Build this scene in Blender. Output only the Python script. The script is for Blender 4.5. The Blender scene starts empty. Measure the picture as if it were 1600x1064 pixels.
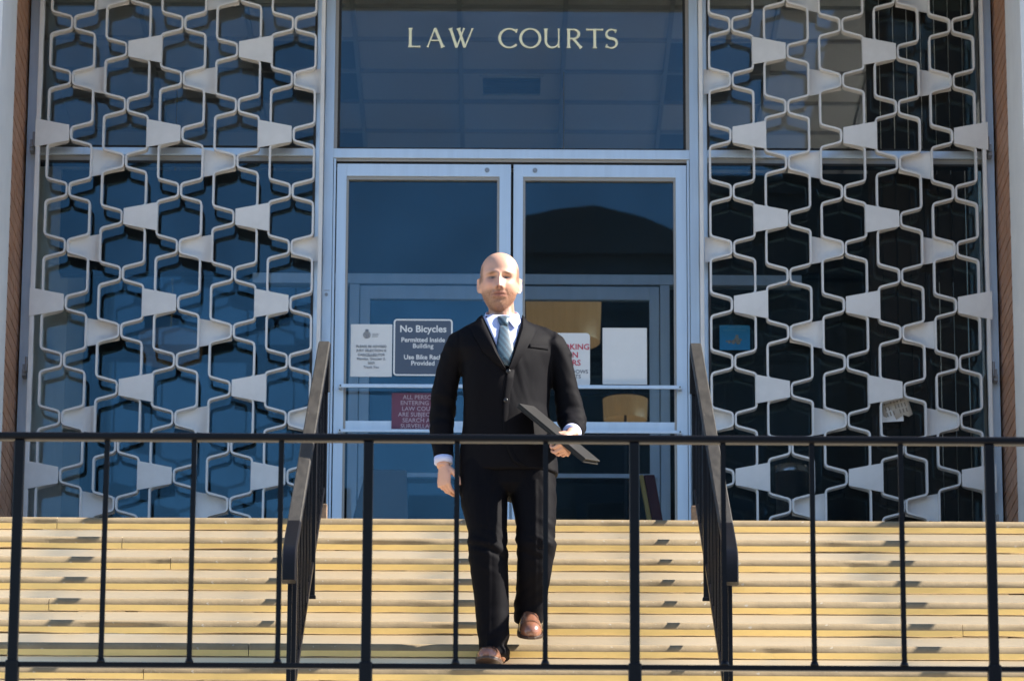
import bpy, math, random
from mathutils import Vector, Matrix, noise
random.seed(7)
sc = bpy.context.scene
COL = sc.collection
rad = math.radians

# ------------------------------------------------------------------ camera
cd = bpy.data.cameras.new('camera')
cam = bpy.data.objects.new('camera', cd)
COL.objects.link(cam)
PITCH, ROLL, YAW = rad(15.2832), rad(0.262), rad(0.11985)
fw = Vector((math.sin(YAW) * math.cos(PITCH), math.cos(YAW) * math.cos(PITCH), math.sin(PITCH)))
rt = fw.cross(Vector((0, 0, 1))).normalized()
up = rt.cross(fw)
R_ = rt * math.cos(ROLL) + up * math.sin(ROLL)
U_ = up * math.cos(ROLL) - rt * math.sin(ROLL)
m3 = Matrix((R_, U_, -fw)).transposed()
cam.matrix_world = Matrix.Translation((-0.0484, -21.9044, -4.7076)) @ m3.to_4x4()
cd.sensor_width = 36
cd.lens = 155.256
cd.clip_start = 0.5
cd.clip_end = 3000
cd.dof.use_dof = True
cd.dof.focus_distance = 19.2
cd.dof.aperture_fstop = 7.0
sc.camera = cam

# ------------------------------------------------------------------ sky, sun, exposure
SUN_EL, SUN_AZ = 38.5, 89.8          # azimuth clockwise from +Y: the sun stands off to the right, in the plane of the facade
w = bpy.data.worlds.new('World')
sc.world = w
w.use_nodes = True
nt = w.node_tree
bg = nt.nodes['Background']
sky = nt.nodes.new('ShaderNodeTexSky')
sky.sky_type = 'NISHITA'
sky.sun_disc = False
sky.sun_elevation = rad(SUN_EL)
sky.sun_rotation = rad(SUN_AZ)
sky.air_density = 1.0
sky.dust_density = 0.0
sky.ozone_density = 2.5
nt.links.new(sky.outputs[0], bg.inputs[0])
bg.inputs[1].default_value = 0.08
sd = bpy.data.lights.new('sun', 'SUN')
sd.energy = 4.6
sd.angle = rad(0.53)
sd.color = (1.0, 0.93, 0.82)
sun = bpy.data.objects.new('sun', sd)
COL.objects.link(sun)
tow = Vector((math.sin(rad(SUN_AZ)) * math.cos(rad(SUN_EL)), math.cos(rad(SUN_AZ)) * math.cos(rad(SUN_EL)), math.sin(rad(SUN_EL))))
sun.rotation_euler = tow.to_track_quat('Z', 'Y').to_euler()
vs = sc.view_settings
vs.view_transform = 'Standard'
vs.look = 'None'
vs.exposure = 1.85
vs.gamma = 1.0
vs.use_curve_mapping = False
sc.render.engine = 'CYCLES'
sc.cycles.use_denoising = True
sc.cycles.max_bounces = 10
sc.cycles.diffuse_bounces = 5
sc.cycles.glossy_bounces = 5
sc.cycles.transparent_max_bounces = 24
sc.cycles.caustics_reflective = False
sc.cycles.caustics_refractive = False
sc.cycles.sample_clamp_indirect = 6.0

# ------------------------------------------------------------------ helpers
def tag(o, label=None, cat=None, group=None, kind=None):
    if label: o['label'] = label
    if cat: o['category'] = cat
    if group: o['group'] = group
    if kind: o['kind'] = kind
    return o

def thing(name, label, cat, loc=(0, 0, 0), group=None):
    o = bpy.data.objects.new(name, None)
    o.empty_display_size = 0.2
    COL.objects.link(o)
    o.location = loc
    return tag(o, label, cat, group)

class MB:
    """collects geometry for ONE mesh object"""
    def __init__(self):
        self.v, self.f, self.m, self.s = [], [], [], []
    def add(self, vs, fs, m=0, smooth=False):
        n = len(self.v)
        self.v += [tuple(p) for p in vs]
        for f in fs:
            self.f.append(tuple(i + n for i in f)); self.m.append(m); self.s.append(smooth)
        return self
    def box(self, x0, x1, y0, y1, z0, z1, m=0):
        vs = [(x, y, z) for z in (z0, z1) for y in (y0, y1) for x in (x0, x1)]
        return self.add(vs, [(0, 2, 3, 1), (4, 5, 7, 6), (0, 1, 5, 4), (2, 6, 7, 3), (0, 4, 6, 2), (1, 3, 7, 5)], m)
    def obox(self, c, ax, ay, az, m=0):
        c, ax, ay, az = Vector(c), Vector(ax), Vector(ay), Vector(az)
        vs = [c + ax * i + ay * j + az * k for k in (-1, 1) for j in (-1, 1) for i in (-1, 1)]
        return self.add(vs, [(0, 2, 3, 1), (4, 5, 7, 6), (0, 1, 5, 4), (2, 6, 7, 3), (0, 4, 6, 2), (1, 3, 7, 5)], m)
    def prism(self, pts, y0, y1, m=0):
        """pts = [(x, z)] counter-clockwise seen from -Y, extruded along Y"""
        n = len(pts)
        vs = [(x, y0, z) for x, z in pts] + [(x, y1, z) for x, z in pts]
        fs = [tuple(range(n)), tuple(range(2 * n - 1, n - 1, -1))]
        fs += [(i, i + n, (i + 1) % n + n, (i + 1) % n) for i in range(n)]
        return self.add(vs, fs, m)
    def profile_x(self, pts, x0, x1, ms=None, smooth=None, caps=True):
        """pts = [(y, z)] closed loop, extruded along X"""
        n = len(pts)
        k = len(self.v)
        self.v += [(x0, y, z) for y, z in pts] + [(x1, y, z) for y, z in pts]
        for i in range(n):
            j = (i + 1) % n
            self.f.append((k + i, k + j, k + j + n, k + i + n))
            self.m.append(ms[i] if ms else 0); self.s.append(bool(smooth and smooth[i]))
        if caps:
            self.f.append(tuple(k + i for i in range(n - 1, -1, -1))); self.m.append(0); self.s.append(False)
            self.f.append(tuple(k + n + i for i in range(n))); self.m.append(0); self.s.append(False)
        return self
    def tube(self, pts, r, seg=8, m=0, smooth=True, cap=True, sq=None):
        pts = [Vector(p) for p in pts]
        n = len(pts)
        rr = r if isinstance(r, (list, tuple)) else [r] * n
        rings = []
        for i, p in enumerate(pts):
            t = (pts[min(i + 1, n - 1)] - pts[max(i - 1, 0)]).normalized()
            ref = Vector((0, 1, 0)) if abs(t.y) < 0.9 else Vector((1, 0, 0))
            a = t.cross(ref).normalized(); b = t.cross(a)
            rings.append([p + (a * math.cos(2 * math.pi * k / seg) + b * math.sin(2 * math.pi * k / seg)) * rr[i] for k in range(seg)])
        self.loft(rings, m, smooth, cap)
        return self
    def loft(self, rings, m=0, smooth=True, cap=True):
        n = len(rings[0]); k0 = len(self.v)
        for r in rings: self.v += [tuple(p) for p in r]
        for i in range(len(rings) - 1):
            for k in range(n):
                a = k0 + i * n + k; b = k0 + i * n + (k + 1) % n
                self.f.append((a, b, b + n, a + n)); self.m.append(m); self.s.append(smooth)
        if cap:
            self.f.append(tuple(k0 + k for k in range(n - 1, -1, -1))); self.m.append(m); self.s.append(smooth)
            e = k0 + (len(rings) - 1) * n
            self.f.append(tuple(e + k for k in range(n))); self.m.append(m); self.s.append(smooth)
        return self
    def cyl(self, c, axis, r, h, seg=12, m=0):
        c, axis = Vector(c), Vector(axis).normalized()
        return self.tube([c - axis * h / 2, c + axis * h / 2], r, seg, m, smooth=False)
    def mesh(self, name):
        me = bpy.data.meshes.new(name)
        me.from_pydata(self.v, [], self.f)
        me.polygons.foreach_set('material_index', self.m)
        me.polygons.foreach_set('use_smooth', self.s)
        me.update()
        return me

def obj(name, mb, mats, parent=None, bevel=0, fix=False, loc=None, **kw):
    me = mb.mesh(name) if isinstance(mb, MB) else mb
    if not isinstance(mats, (list, tuple)): mats = [mats]
    if not me.materials:
        for m in mats: me.materials.append(m)
    if fix:
        import bmesh
        bm = bmesh.new(); bm.from_mesh(me); bmesh.ops.recalc_face_normals(bm, faces=bm.faces); bm.to_mesh(me); bm.free()
    o = bpy.data.objects.new(name, me)
    COL.objects.link(o)
    if parent: o.parent = parent
    if loc is not None: o.location = loc
    if bevel:
        b = o.modifiers.new('bevel', 'BEVEL'); b.width = bevel; b.segments = 2; b.limit_method = 'ANGLE'; b.angle_limit = rad(40)
        b.harden_normals = False
    return tag(o, **kw)

def copy_to(src, parent, loc):
    c = src.copy(); COL.objects.link(c); c.parent = parent; c.location = loc
    return c

# ------------------------------------------------------------------ materials
def principled(name):
    m = bpy.data.materials.new(name); m.use_nodes = True
    return m, m.node_tree, m.node_tree.nodes['Principled BSDF']

def mat(name, col, rough=0.6, metal=0.0, var=0.0, vscale=6.0, col2=None, bump=0.0, bscale=80.0, rvar=0.0, stretch=(1, 1, 1), spec=0.5, coat=0.0, spots=None, emit=None, mix=(0.35, 0.7)):
    m, t, p = principled(name)
    N, L = t.nodes, t.links
    p.inputs['Roughness'].default_value = rough
    p.inputs['Metallic'].default_value = metal
    p.inputs['Specular IOR Level'].default_value = spec
    p.inputs['Coat Weight'].default_value = coat
    tc = N.new('ShaderNodeTexCoord')
    mp = N.new('ShaderNodeMapping'); mp.inputs['Scale'].default_value = stretch
    L.new(tc.outputs['Object'], mp.inputs[0])
    last = None
    if var or col2:
        n = N.new('ShaderNodeTexNoise'); n.inputs['Scale'].default_value = vscale; n.inputs['Detail'].default_value = 8; n.inputs['Roughness'].default_value = 0.65
        L.new(mp.outputs[0], n.inputs['Vector'])
        r = N.new('ShaderNodeValToRGB')
        r.color_ramp.elements[0].position = mix[0]; r.color_ramp.elements[1].position = mix[1]
        c2 = col2 or tuple(c * (1 - var) for c in col)
        r.color_ramp.elements[0].color = (*c2, 1); r.color_ramp.elements[1].color = (*col, 1)
        L.new(n.outputs[0], r.inputs[0]); last = r.outputs[0]
        if rvar:
            mr = N.new('ShaderNodeMapRange'); mr.inputs[3].default_value = rough - rvar; mr.inputs[4].default_value = rough + rvar
            L.new(n.outputs[0], mr.inputs[0]); L.new(mr.outputs[0], p.inputs['Roughness'])
    if spots:
        sc_, thr, scol = spots
        n2 = N.new('ShaderNodeTexNoise'); n2.inputs['Scale'].default_value = sc_; n2.inputs['Detail'].default_value = 5
        L.new(mp.outputs[0], n2.inputs['Vector'])
        r2 = N.new('ShaderNodeValToRGB'); r2.color_ramp.elements[0].position = thr; r2.color_ramp.elements[1].position = thr + 0.03
        L.new(n2.outputs[0], r2.inputs[0])
        mx = N.new('ShaderNodeMix'); mx.data_type = 'RGBA'
        L.new(r2.outputs[0], mx.inputs[0])
        if last: L.new(last, mx.inputs[6])
        else: mx.inputs[6].default_value = (*col, 1)
        mx.inputs[7].default_value = (*scol, 1); last = mx.outputs[2]
    if last: L.new(last, p.inputs['Base Color'])
    else: p.inputs['Base Color'].default_value = (*col, 1)
    if bump:
        nb = N.new('ShaderNodeTexNoise'); nb.inputs['Scale'].default_value = bscale; nb.inputs['Detail'].default_value = 6
        L.new(mp.outputs[0], nb.inputs['Vector'])
        b = N.new('ShaderNodeBump'); b.inputs['Strength'].default_value = bump; b.inputs['Distance'].default_value = 0.004
        L.new(nb.outputs[0], b.inputs['Height']); L.new(b.outputs[0], p.inputs['Normal'])
    if emit:
        p.inputs['Emission Color'].default_value = (*emit[0], 1); p.inputs['Emission Strength'].default_value = emit[1]
    return m

def glass_mat(name, tint, refl=1.0):
    m, t, p = principled(name)
    N, L = t.nodes, t.links
    N.remove(p)
    out = N['Material Output']
    geo = N.new('ShaderNodeNewGeometry')
    ior = N.new('ShaderNodeMapRange'); ior.inputs[3].default_value = 1.52; ior.inputs[4].default_value = 1 / 1.52
    L.new(geo.outputs['Backfacing'], ior.inputs[0])
    fr = N.new('ShaderNodeFresnel'); L.new(ior.outputs[0], fr.inputs['IOR'])
    mu = N.new('ShaderNodeMath'); mu.operation = 'MULTIPLY'; mu.use_clamp = True
    tcg = N.new('ShaderNodeTexCoord'); ng = N.new('ShaderNodeTexNoise'); ng.inputs['Scale'].default_value = 2.3; ng.inputs['Detail'].default_value = 5
    L.new(tcg.outputs['Object'], ng.inputs['Vector'])
    mg = N.new('ShaderNodeMapRange'); mg.inputs[1].default_value = 0.3; mg.inputs[2].default_value = 0.7; mg.inputs[3].default_value = refl * 0.82; mg.inputs[4].default_value = refl * 1.15
    L.new(ng.outputs[0], mg.inputs[0]); L.new(mg.outputs[0], mu.inputs[1])
    L.new(fr.outputs[0], mu.inputs[0])
    tr = N.new('ShaderNodeBsdfTransparent'); tr.inputs[0].default_value = (*tint, 1)
    gl = N.new('ShaderNodeBsdfGlossy'); gl.inputs['Roughness'].default_value = 0.0; gl.inputs['Color'].default_value = (0.36, 0.74, 1.0, 1)   # deeper blue of the mirrored sky is put into the gloss colour
    mx = N.new('ShaderNodeMixShader')
    L.new(mu.outputs[0], mx.inputs[0]); L.new(tr.outputs[0], mx.inputs[1]); L.new(gl.outputs[0], mx.inputs[2])
    L.new(mx.outputs[0], out.inputs[0])
    return m

M = {}
M['concrete'] = mat('worn_tread_concrete', (0.30, 0.222, 0.125), 0.85, var=0.42, vscale=3.5, bump=0.35, bscale=120, spots=(38, 0.68, (0.33, 0.29, 0.23)))
M['tread_paint'] = mat('cream_tread_paint', (0.74, 0.62, 0.44), 0.85, var=0.15, vscale=3, bump=0.3, bscale=110)
M['riser'] = mat('cream_riser_paint', (0.80, 0.705, 0.56), 0.8, var=0.20, vscale=2.2, bump=0.25, bscale=60, stretch=(0.5, 1, 2), spots=(55, 0.72, (0.55, 0.46, 0.34)))
M['yellow'] = mat('yellow_edge_paint', (0.85, 0.63, 0.255), 0.75, var=0.30, vscale=3, bump=0.25, bscale=90, stretch=(0.4, 1, 1), spots=(30, 0.70, (0.55, 0.38, 0.16)))
M['mortar'] = mat('joint_mortar', (0.62, 0.50, 0.34), 0.9, var=0.4, vscale=20)
M['aluminium'] = mat('anodised_aluminium', (0.60, 0.70, 0.82), 0.42, metal=0.55, var=0.10, vscale=3, stretch=(8, 8, 0.4), bump=0.04, bscale=200)
M['stop'] = mat('glazing_stop_metal', (0.36, 0.33, 0.30), 0.5, metal=0.5)
M['gasket'] = mat('dark_gasket', (0.02, 0.02, 0.022), 0.7)
M['screen'] = mat('beige_screen_enamel', (0.70, 0.695, 0.70), 0.5, var=0.16, vscale=5, bump=0.08, bscale=60, spots=(26, 0.74, (0.48, 0.44, 0.40)))
M['hinge'] = mat('hinge_steel', (0.30, 0.31, 0.33), 0.45, metal=0.8)
M['glass'] = glass_mat('window_glass', (0.88, 0.90, 0.91), 0.95)
M['brick'] = mat('brown_glazed_brick', (0.44, 0.225, 0.13), 0.5, var=0.30, vscale=9, bump=0.2, bscale=150)
M['brick_joint'] = mat('pale_brick_joint', (0.50, 0.43, 0.37), 0.9)
M['stucco'] = mat('pale_stucco', (0.66, 0.66, 0.66), 0.9, var=0.10, vscale=4, bump=0.5, bscale=140)
M['soffit'] = mat('soffit_boards', (0.32, 0.25, 0.19), 0.7, var=0.3, vscale=3, stretch=(1, 8, 1))
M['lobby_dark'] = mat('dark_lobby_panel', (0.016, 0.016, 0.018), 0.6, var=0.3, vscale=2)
M['lobby_floor'] = mat('lobby_terrazzo', (0.66, 0.62, 0.57), 0.4, var=0.15, vscale=30)
M['tile'] = mat('ceiling_tile_white', (0.76, 0.73, 0.68), 0.9, bump=0.3, bscale=300)
M['tbar'] = mat('ceiling_grid_metal', (0.52, 0.51, 0.50), 0.5)
M['fixture'] = mat('unlit_light_panel', (0.25, 0.27, 0.30), 0.3)
M['black'] = mat('black_rail_paint', (0.0022, 0.0022, 0.0045), 0.40, var=0.3, vscale=20, bump=0.10, bscale=90, spec=0.22, spots=(45, 0.79, (0.05, 0.042, 0.038)))
M['worn'] = mat('weathered_handrail_cap', (0.048, 0.043, 0.038), 0.5, var=0.6, vscale=14, stretch=(3, 0.6, 1), bump=0.2, bscale=100, spots=(40, 0.74, (0.30, 0.26, 0.22)))
M['rust'] = mat('rusty_base', (0.28, 0.19, 0.13), 0.8, var=0.6, vscale=40, bump=0.5, bscale=100)
M['terrace'] = mat('terrace_concrete', (0.46, 0.42, 0.36), 0.9, var=0.2, vscale=2, bump=0.3, bscale=90)
M['asphalt'] = mat('asphalt', (0.05, 0.05, 0.052), 0.9, var=0.3, vscale=3, bump=0.4, bscale=120)
M['gold_letter'] = mat('pale_gold_leaf', (0.92, 0.92, 0.70), 0.5)
M['white_paint'] = mat('white_print', (0.80, 0.80, 0.80), 0.6)
M['paper'] = mat('white_paper', (0.74, 0.75, 0.76), 0.8, var=0.05, vscale=8)
M['ink'] = mat('grey_ink', (0.16, 0.18, 0.22), 0.8)
M['slate'] = mat('slate_blue_sign', (0.075, 0.10, 0.15), 0.45)
M['maroon'] = mat('maroon_sign', (0.15, 0.045, 0.085), 0.5)
M['pink_print'] = mat('pinkish_print', (0.45, 0.36, 0.42), 0.6)
M['red_ink'] = mat('red_print', (0.50, 0.02, 0.06), 0.6)
M['screen_blue'] = mat('blue_poster', (0.03, 0.33, 0.66), 0.5, var=0.25, vscale=10)
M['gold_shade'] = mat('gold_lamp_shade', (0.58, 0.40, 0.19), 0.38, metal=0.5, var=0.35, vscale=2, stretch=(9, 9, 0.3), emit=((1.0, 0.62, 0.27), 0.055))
M['burgundy'] = mat('burgundy_leather', (0.10, 0.018, 0.02), 0.45)
M['brass'] = mat('brass_edge', (0.62, 0.42, 0.14), 0.4, metal=0.7)
M['grey_cloth'] = mat('grey_upholstery', (0.16, 0.16, 0.18), 0.8)
M['bin'] = mat('dark_bin_metal', (0.06, 0.06, 0.065), 0.4)
M['chrome'] = mat('polished_rim', (0.75, 0.75, 0.76), 0.25, metal=0.9)
M['office'] = mat('office_cladding', (0.17, 0.16, 0.155), 0.8, var=0.35, vscale=0.4)
M['office_glass'] = mat('office_window', (0.02, 0.025, 0.03), 0.2)

# ------------------------------------------------------------------ levels
LAND, TREAD, RISE, NSTEP = 1.479, 0.28224, 0.15718, 14
ZT = -NSTEP * RISE                     # terrace level
YE = -LAND - (NSTEP - 1) * TREAD       # face of the lowest riser
CX = -0.009

# ------------------------------------------------------------------ ground
def sheet(name, x0, x1, y0, y1, z, m, nx=1, ny=1):
    b = MB()
    for i in range(nx + 1):
        for j in range(ny + 1):
            b.v.append((x0 + (x1 - x0) * i / nx, y0 + (y1 - y0) * j / ny, z))
    for i in range(nx):
        for j in range(ny):
            a = i * (ny + 1) + j
            b.f.append((a, a + ny + 1, a + ny + 2, a + 1)); b.m.append(0); b.s.append(False)
    return obj(name, b, m, kind='structure')
sheet('ground', -1500, 1500, -1500, 1500, -6.40, M['asphalt'], 6, 6)
pv = MB().box(-60, 60, -14.5, -7.8, -6.39, -6.25)
obj('pavement', pv, M['terrace'], kind='structure')
tb = MB().box(-14, 14, -7.70, YE - 0.02, -6.39, ZT)
obj('terrace', tb, M['terrace'], kind='structure')
kb = thing('kerb_wall', 'low concrete kerb under the black front railing', 'kerb', (0, -7.5, ZT))
obj('kerb', MB().box(-14, 14, -0.11, 0.11, 0.002, 0.17), M['terrace'], kb, bevel=0.012)

# ------------------------------------------------------------------ staircase
stair = thing('staircase', 'wide cream stair with yellow edged treads below the glass doors', 'staircase', (0, -LAND, 0))
XW = 4.6
R0 = 0.040
def tread_slab(x0, x1, depth, jig):
    b = MB()
    pts, ms, sm = [], [], []
    n = 8
    # closed loop (y, z): back top -> front round -> yellow facet -> underside
    pts.append((depth, 0)); ms.append(0); sm.append(False)
    for i in range(n + 1):
        a = rad(90 - 86 * i / n)
        pts.append((-0.014 + R0 - R0 * math.cos(a), -R0 + R0 * math.sin(a)))
        ms.append(2); sm.append(True)
    ms[-1] = 1; sm[-1] = False
    pts.append((-0.008, -0.0615)); ms.append(0); sm.append(False)
    pts.append((depth, -0.0615)); ms.append(0); sm.append(False)
    # slice along X with a little waviness so that the edges are not ruler straight
    k = max(2, int((x1 - x0) / 0.055))
    rings = []
    for j in range(k + 1):
        x = x0 + (x1 - x0) * j / k
        ring = []
        for q, (y, z) in enumerate(pts):
            dy = dz = 0
            if 1 <= q <= n + 2:
                dy = noise.noise((x * 2.3 + jig, q * 0.22, jig)) * 0.0028
                dz = noise.noise((x * 1.7 - jig, q * 0.1, jig + 5)) * 0.0014
                chip = max(0.0, noise.noise((x * 6.5 + jig, jig * 2.0, 4.4)) - 0.34) * 0.035
                if n - 1 <= q <= n + 2: dy += chip * (1.0 if q > n - 1 else 0.5)
                if q == n + 2: dz += noise.noise((x * 9, jig, 3)) * 0.0030 + max(0, noise.noise((x * 1.9, jig, 8)) - 0.15) * 0.012
            ring.append((x, y + dy, z + dz))
        rings.append(ring)
    n2 = len(pts)
    k0 = len(b.v)
    for r in rings: b.v += r
    for j in range(k):
        for q in range(n2):
            a = k0 + j * n2 + q; c = k0 + j * n2 + (q + 1) % n2
            b.f.append((a, a + n2, c + n2, c)); b.m.append(ms[q]); b.s.append(sm[q])
    for ring in (rings[0], rings[-1]):
        e = len(b.v); b.v += ring
        b.f.append(tuple(e + q for q in range(n2))); b.m.append(0); b.s.append(False)
    return b
for k in range(NSTEP):
    y, z = -k * TREAD, -k * RISE
    depth = TREAD + 0.03 if k else LAND - 0.01
    if k == 0: cuts = [-XW, -2.157, 1.02, XW]
    else:
        c0 = random.uniform(-2.4, 0.2)
        cuts = [-XW, -2.9 + random.uniform(-.3, .3), random.choice([-1, 1]) * random.uniform(0.9, 2.3), XW]
        cuts.sort()
    for i in range(len(cuts) - 1):
        o = obj('tread_slab', tread_slab(cuts[i] + 0.0015, cuts[i + 1] - 0.0015, depth, k * 7.3 + i * 2.1), [M['tread_paint'], M['yellow'], M['concrete']], stair, fix=True)
        o.location = (0, y, z)
    rb = MB()
    kx = 60
    for j in range(kx + 1):
        x = -XW + 2 * XW * j / kx
        d = noise.noise((x * 1.3, k * 3.1, 0)) * 0.0025
        for yy, zz in ((0.014 + d, -RISE + 0.002), (0.004 + d, -0.0660), (0.11, -0.0660), (0.11, -RISE + 0.002)):
            rb.v.append((x, yy, zz))
    for j in range(kx):
        for q in range(4):
            a = j * 4 + q; c = j * 4 + (q + 1) % 4
            rb.f.append((a, a + 4, c + 4, c)); rb.m.append(0); rb.s.append(False)
    rb.f.append((0, 1, 2, 3)); rb.f.append(tuple(kx * 4 + q for q in (3, 2, 1, 0))); rb.m += [0, 0]; rb.s += [False, False]
    o = obj('riser', rb, M['riser'], stair, fix=True); o.location = (0, y, z)
    # remains of mortar in the joint under the tread edge
    mbm = MB(); x = -XW
    while x < XW:
        l = random.uniform(0.05, 0.5)
        if random.random() < 0.42:
            yy = random.uniform(0.004, 0.012)
            mbm.box(x, min(x + l, XW), yy, 0.06, -0.0675, -0.0608)
        x += l + random.uniform(0, 0.12)
    o = obj('mortar_joint', mbm, M['mortar'], stair, kind='stuff'); o.location = (0, y, z)
st_core = MB()
prof = [(LAND, -0.07)]
for k in range(NSTEP):
    prof.append((-k * TREAD + 0.10, -k * RISE - 0.07)); prof.append((-k * TREAD + 0.10, -(k + 1) * RISE - 0.07))
prof += [(LAND, -NSTEP * RISE - 0.07)]
st_core.profile_x(prof, -XW + 0.01, XW - 0.01)
obj('stair_core', st_core, M['terrace'], stair, fix=True)
for sgn, nm in ((-1, 'left'), (1, 'right')):
    ck = MB().profile_x([(LAND, 0.12), (0, 0.12), (YE + LAND - 0.4, ZT + 0.25), (YE + LAND - 0.4, ZT), (LAND, ZT)], sgn * (XW + 0.004), sgn * (XW + 0.35))
    obj('cheek_wall', ck, M['stucco'], stair, fix=True)

# ------------------------------------------------------------------ courthouse
ch = thing('courthouse', 'law courts entrance front of glass doors between brown brick reveals', 'building')
FT = 3.46                                # head of the glazing
# reveals: brick next to the glass, stucco further out
for sgn, xr in ((-1, -2.534), (1, 2.503)):
    b = MB()
    z = 0.002
    k = 0
    while z < 3.58:
        ys = [-0.62, -0.42, -0.22, -0.02, 0.16] if k % 2 == 0 else [-0.62, -0.52, -0.32, -0.12, 0.08, 0.16]
        for i in range(len(ys) - 1):
            d = random.uniform(-0.0015, 0.0015)
            x0, x1 = sorted((xr + sgn * (0.004 + d), xr + sgn * 0.05))
            b.box(x0, x1, ys[i] + 0.004, ys[i + 1] - 0.004, z, z + 0.057, 0)
        z += 0.067; k += 1
    obj('brick_facing', b, M['brick'], ch, kind='stuff')
    x0, x1 = sorted((xr + sgn * 0.0085, xr + sgn * 0.30))
    obj('brick_backing', MB().box(x0, x1, -0.618, 0.20, 0.0, 3.6), M['brick_joint'], ch)
    # stucco pier with a chipped inner arris against the brick
    b = MB(); nz = 90
    x_in, x_out = xr + sgn * 0.0, xr + sgn * 3.2
    for i in range(nz + 1):
        zz = -0.002 + 9.0 * i / nz if i > 60 else -0.002 + 3.7 * i / 60
        if i > 60: zz = 3.7 + 5.3 * (i - 60) / 30
        chip = abs(noise.noise((zz * 9, sgn * 3, 1.0))) * 0.012 + max(0, noise.noise((zz * 31, sgn, 7)) - 0.25) * 0.03
        for xx, yy in ((x_in, -0.622 - chip), (x_in, -1.25), (x_out, -1.25), (x_out, -0.621)):
            b.v.append((xx, yy, zz))
    for i in range(nz):
        for q in range(4):
            a = i * 4 + q; c = i * 4 + (q + 1) % 4
            b.f.append((a, a + 4, c + 4, c)); b.m.append(0); b.s.append(False)
    b.f.append((0, 1, 2, 3)); b.f.append(tuple(nz * 4 + q for q in (3, 2, 1, 0))); b.m += [0, 0]; b.s += [False, False]
    obj('pier', b, M['stucco'], ch, fix=True)
    x0, x1 = sorted((xr + sgn * 0.302, xr + sgn * 3.2))
    if sgn < 0: sw = MB().box(x0, x1, -0.618, 6.6, 0.0, 9.0)
    else:
        sw = MB().box(x0, x0 + 0.3, -0.618, 2.9, 0.0, 9.0).box(x0, x0 + 0.3, 6.0, 6.6, 0.0, 9.0).box(x0, x0 + 0.3, 2.9, 6.0, 0.0, 2.0).box(x0, x0 + 0.3, 2.9, 6.0, 3.7, 9.0)  # gap in this wall is added to admit sun to the lobby
    obj('side_wall', sw, M['stucco'], ch)
    if sgn > 0:
        fw_ = MB().box(x0 + 0.1, x0 + 0.16, 2.9, 2.96, 2.0, 3.7).box(x0 + 0.1, x0 + 0.16, 5.94, 6.0, 2.0, 3.7).box(x0 + 0.1, x0 + 0.16, 2.96, 5.94, 2.0, 2.06).box(x0 + 0.1, x0 + 0.16, 2.96, 5.94, 3.64, 3.7)
        swn = obj('added_sun_window', fw_, M['aluminium'], ch)  # unseen window, added so sun bounces off the floor and brightens the ceiling
        obj('glass_pane', MB().box(x0 + 0.125, x0 + 0.131, 2.96, 5.94, 2.06, 3.64), M['glass'], swn)
obj('upper_wall', MB().box(-2.53, 2.5, -1.245, 0.2, 3.72, 9.0), M['stucco'], ch)
sf = MB()
for i in range(9):
    y0 = -1.24 + i * 0.155
    sf.box(-2.53, 2.5, y0 + 0.003, y0 + 0.152, 3.53 + (i % 2) * 0.002, 3.60)
obj('soffit', sf, M['soffit'], ch)
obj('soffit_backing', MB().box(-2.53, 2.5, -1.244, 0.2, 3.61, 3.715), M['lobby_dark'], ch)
# lobby shell
obj('lobby_floor', MB().box(-5.2, 5.2, 0.12, 6.6, -0.08, 0.0), M['lobby_floor'], ch)
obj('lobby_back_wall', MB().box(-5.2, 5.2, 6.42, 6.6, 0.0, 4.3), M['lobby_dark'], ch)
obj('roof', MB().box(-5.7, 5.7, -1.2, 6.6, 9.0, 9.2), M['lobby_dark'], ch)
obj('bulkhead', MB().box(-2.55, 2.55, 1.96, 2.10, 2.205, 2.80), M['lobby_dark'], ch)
ceil = obj('ceiling', MB().box(-5.2, 5.2, 0.21, 6.42, 4.14, 4.2), M['tbar'], ch)
gb = MB()
TX, TY = 0.6115, 0.597
for i in range(-8, 9):
    gb.box(-0.003 + (i + 0.5) * 0.633 - 0.013, -0.003 + (i + 0.5) * 0.633 + 0.013, 0.22, 6.4, 4.094, 4.13)
for j in range(10):
    yy = 0.46 + j * 0.597
    gb.box(-5.2, 5.2, yy - 0.013, yy + 0.013, 4.0955, 4.129)
obj('ceiling_grid', gb, M['tbar'], ceil)
tile_me = MB().box(-0.301, 0.301, -0.283, 0.283, 0, 0.012).mesh('ceiling_tile'); tile_me.materials.append(M['tile'])
lamp_me = MB().box(-0.301, 0.301, -0.283, 0.283, 0, 0.012).mesh('light_panel'); lamp_me.materials.append(M['fixture'])
for i in range(-7, 9):
    for j in range(9):
        x = -0.003 + i * 0.633; y = 0.46 + (j + 0.5) * 0.597
        panel = abs(i) in (2, 6) and j in (5, 6, 8)
        if abs(x) > 5: continue
        if i == 0 and j == 6:
            vb = MB().box(-0.301, 0.301, -0.283, 0.283, 0.004, 0.012, 0)
            vb.box(-0.20, 0.20, -0.19, -0.172, -0.008, 0.004, 0); vb.box(-0.20, 0.20, 0.172, 0.19, -0.008, 0.004, 0)
            vb.box(-0.20, -0.182, -0.171, 0.171, -0.008, 0.004, 0); vb.box(0.182, 0.20, -0.171, 0.171, -0.008, 0.004, 0)
            for q in range(7): vb.box(-0.18, 0.18, -0.15 + q * 0.046, -0.13 + q * 0.046, -0.006, 0.003, 1)
            o = obj('ceiling_vent', vb, [M['tile'], M['fixture']], ceil)
        else:
            o = bpy.data.objects.new('light_panel' if panel else 'ceiling_tile', lamp_me if panel else tile_me); COL.objects.link(o)
        o.parent = ceil; o.location = (x, y, 4.115 + random.uniform(-0.001, 0.002))
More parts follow.
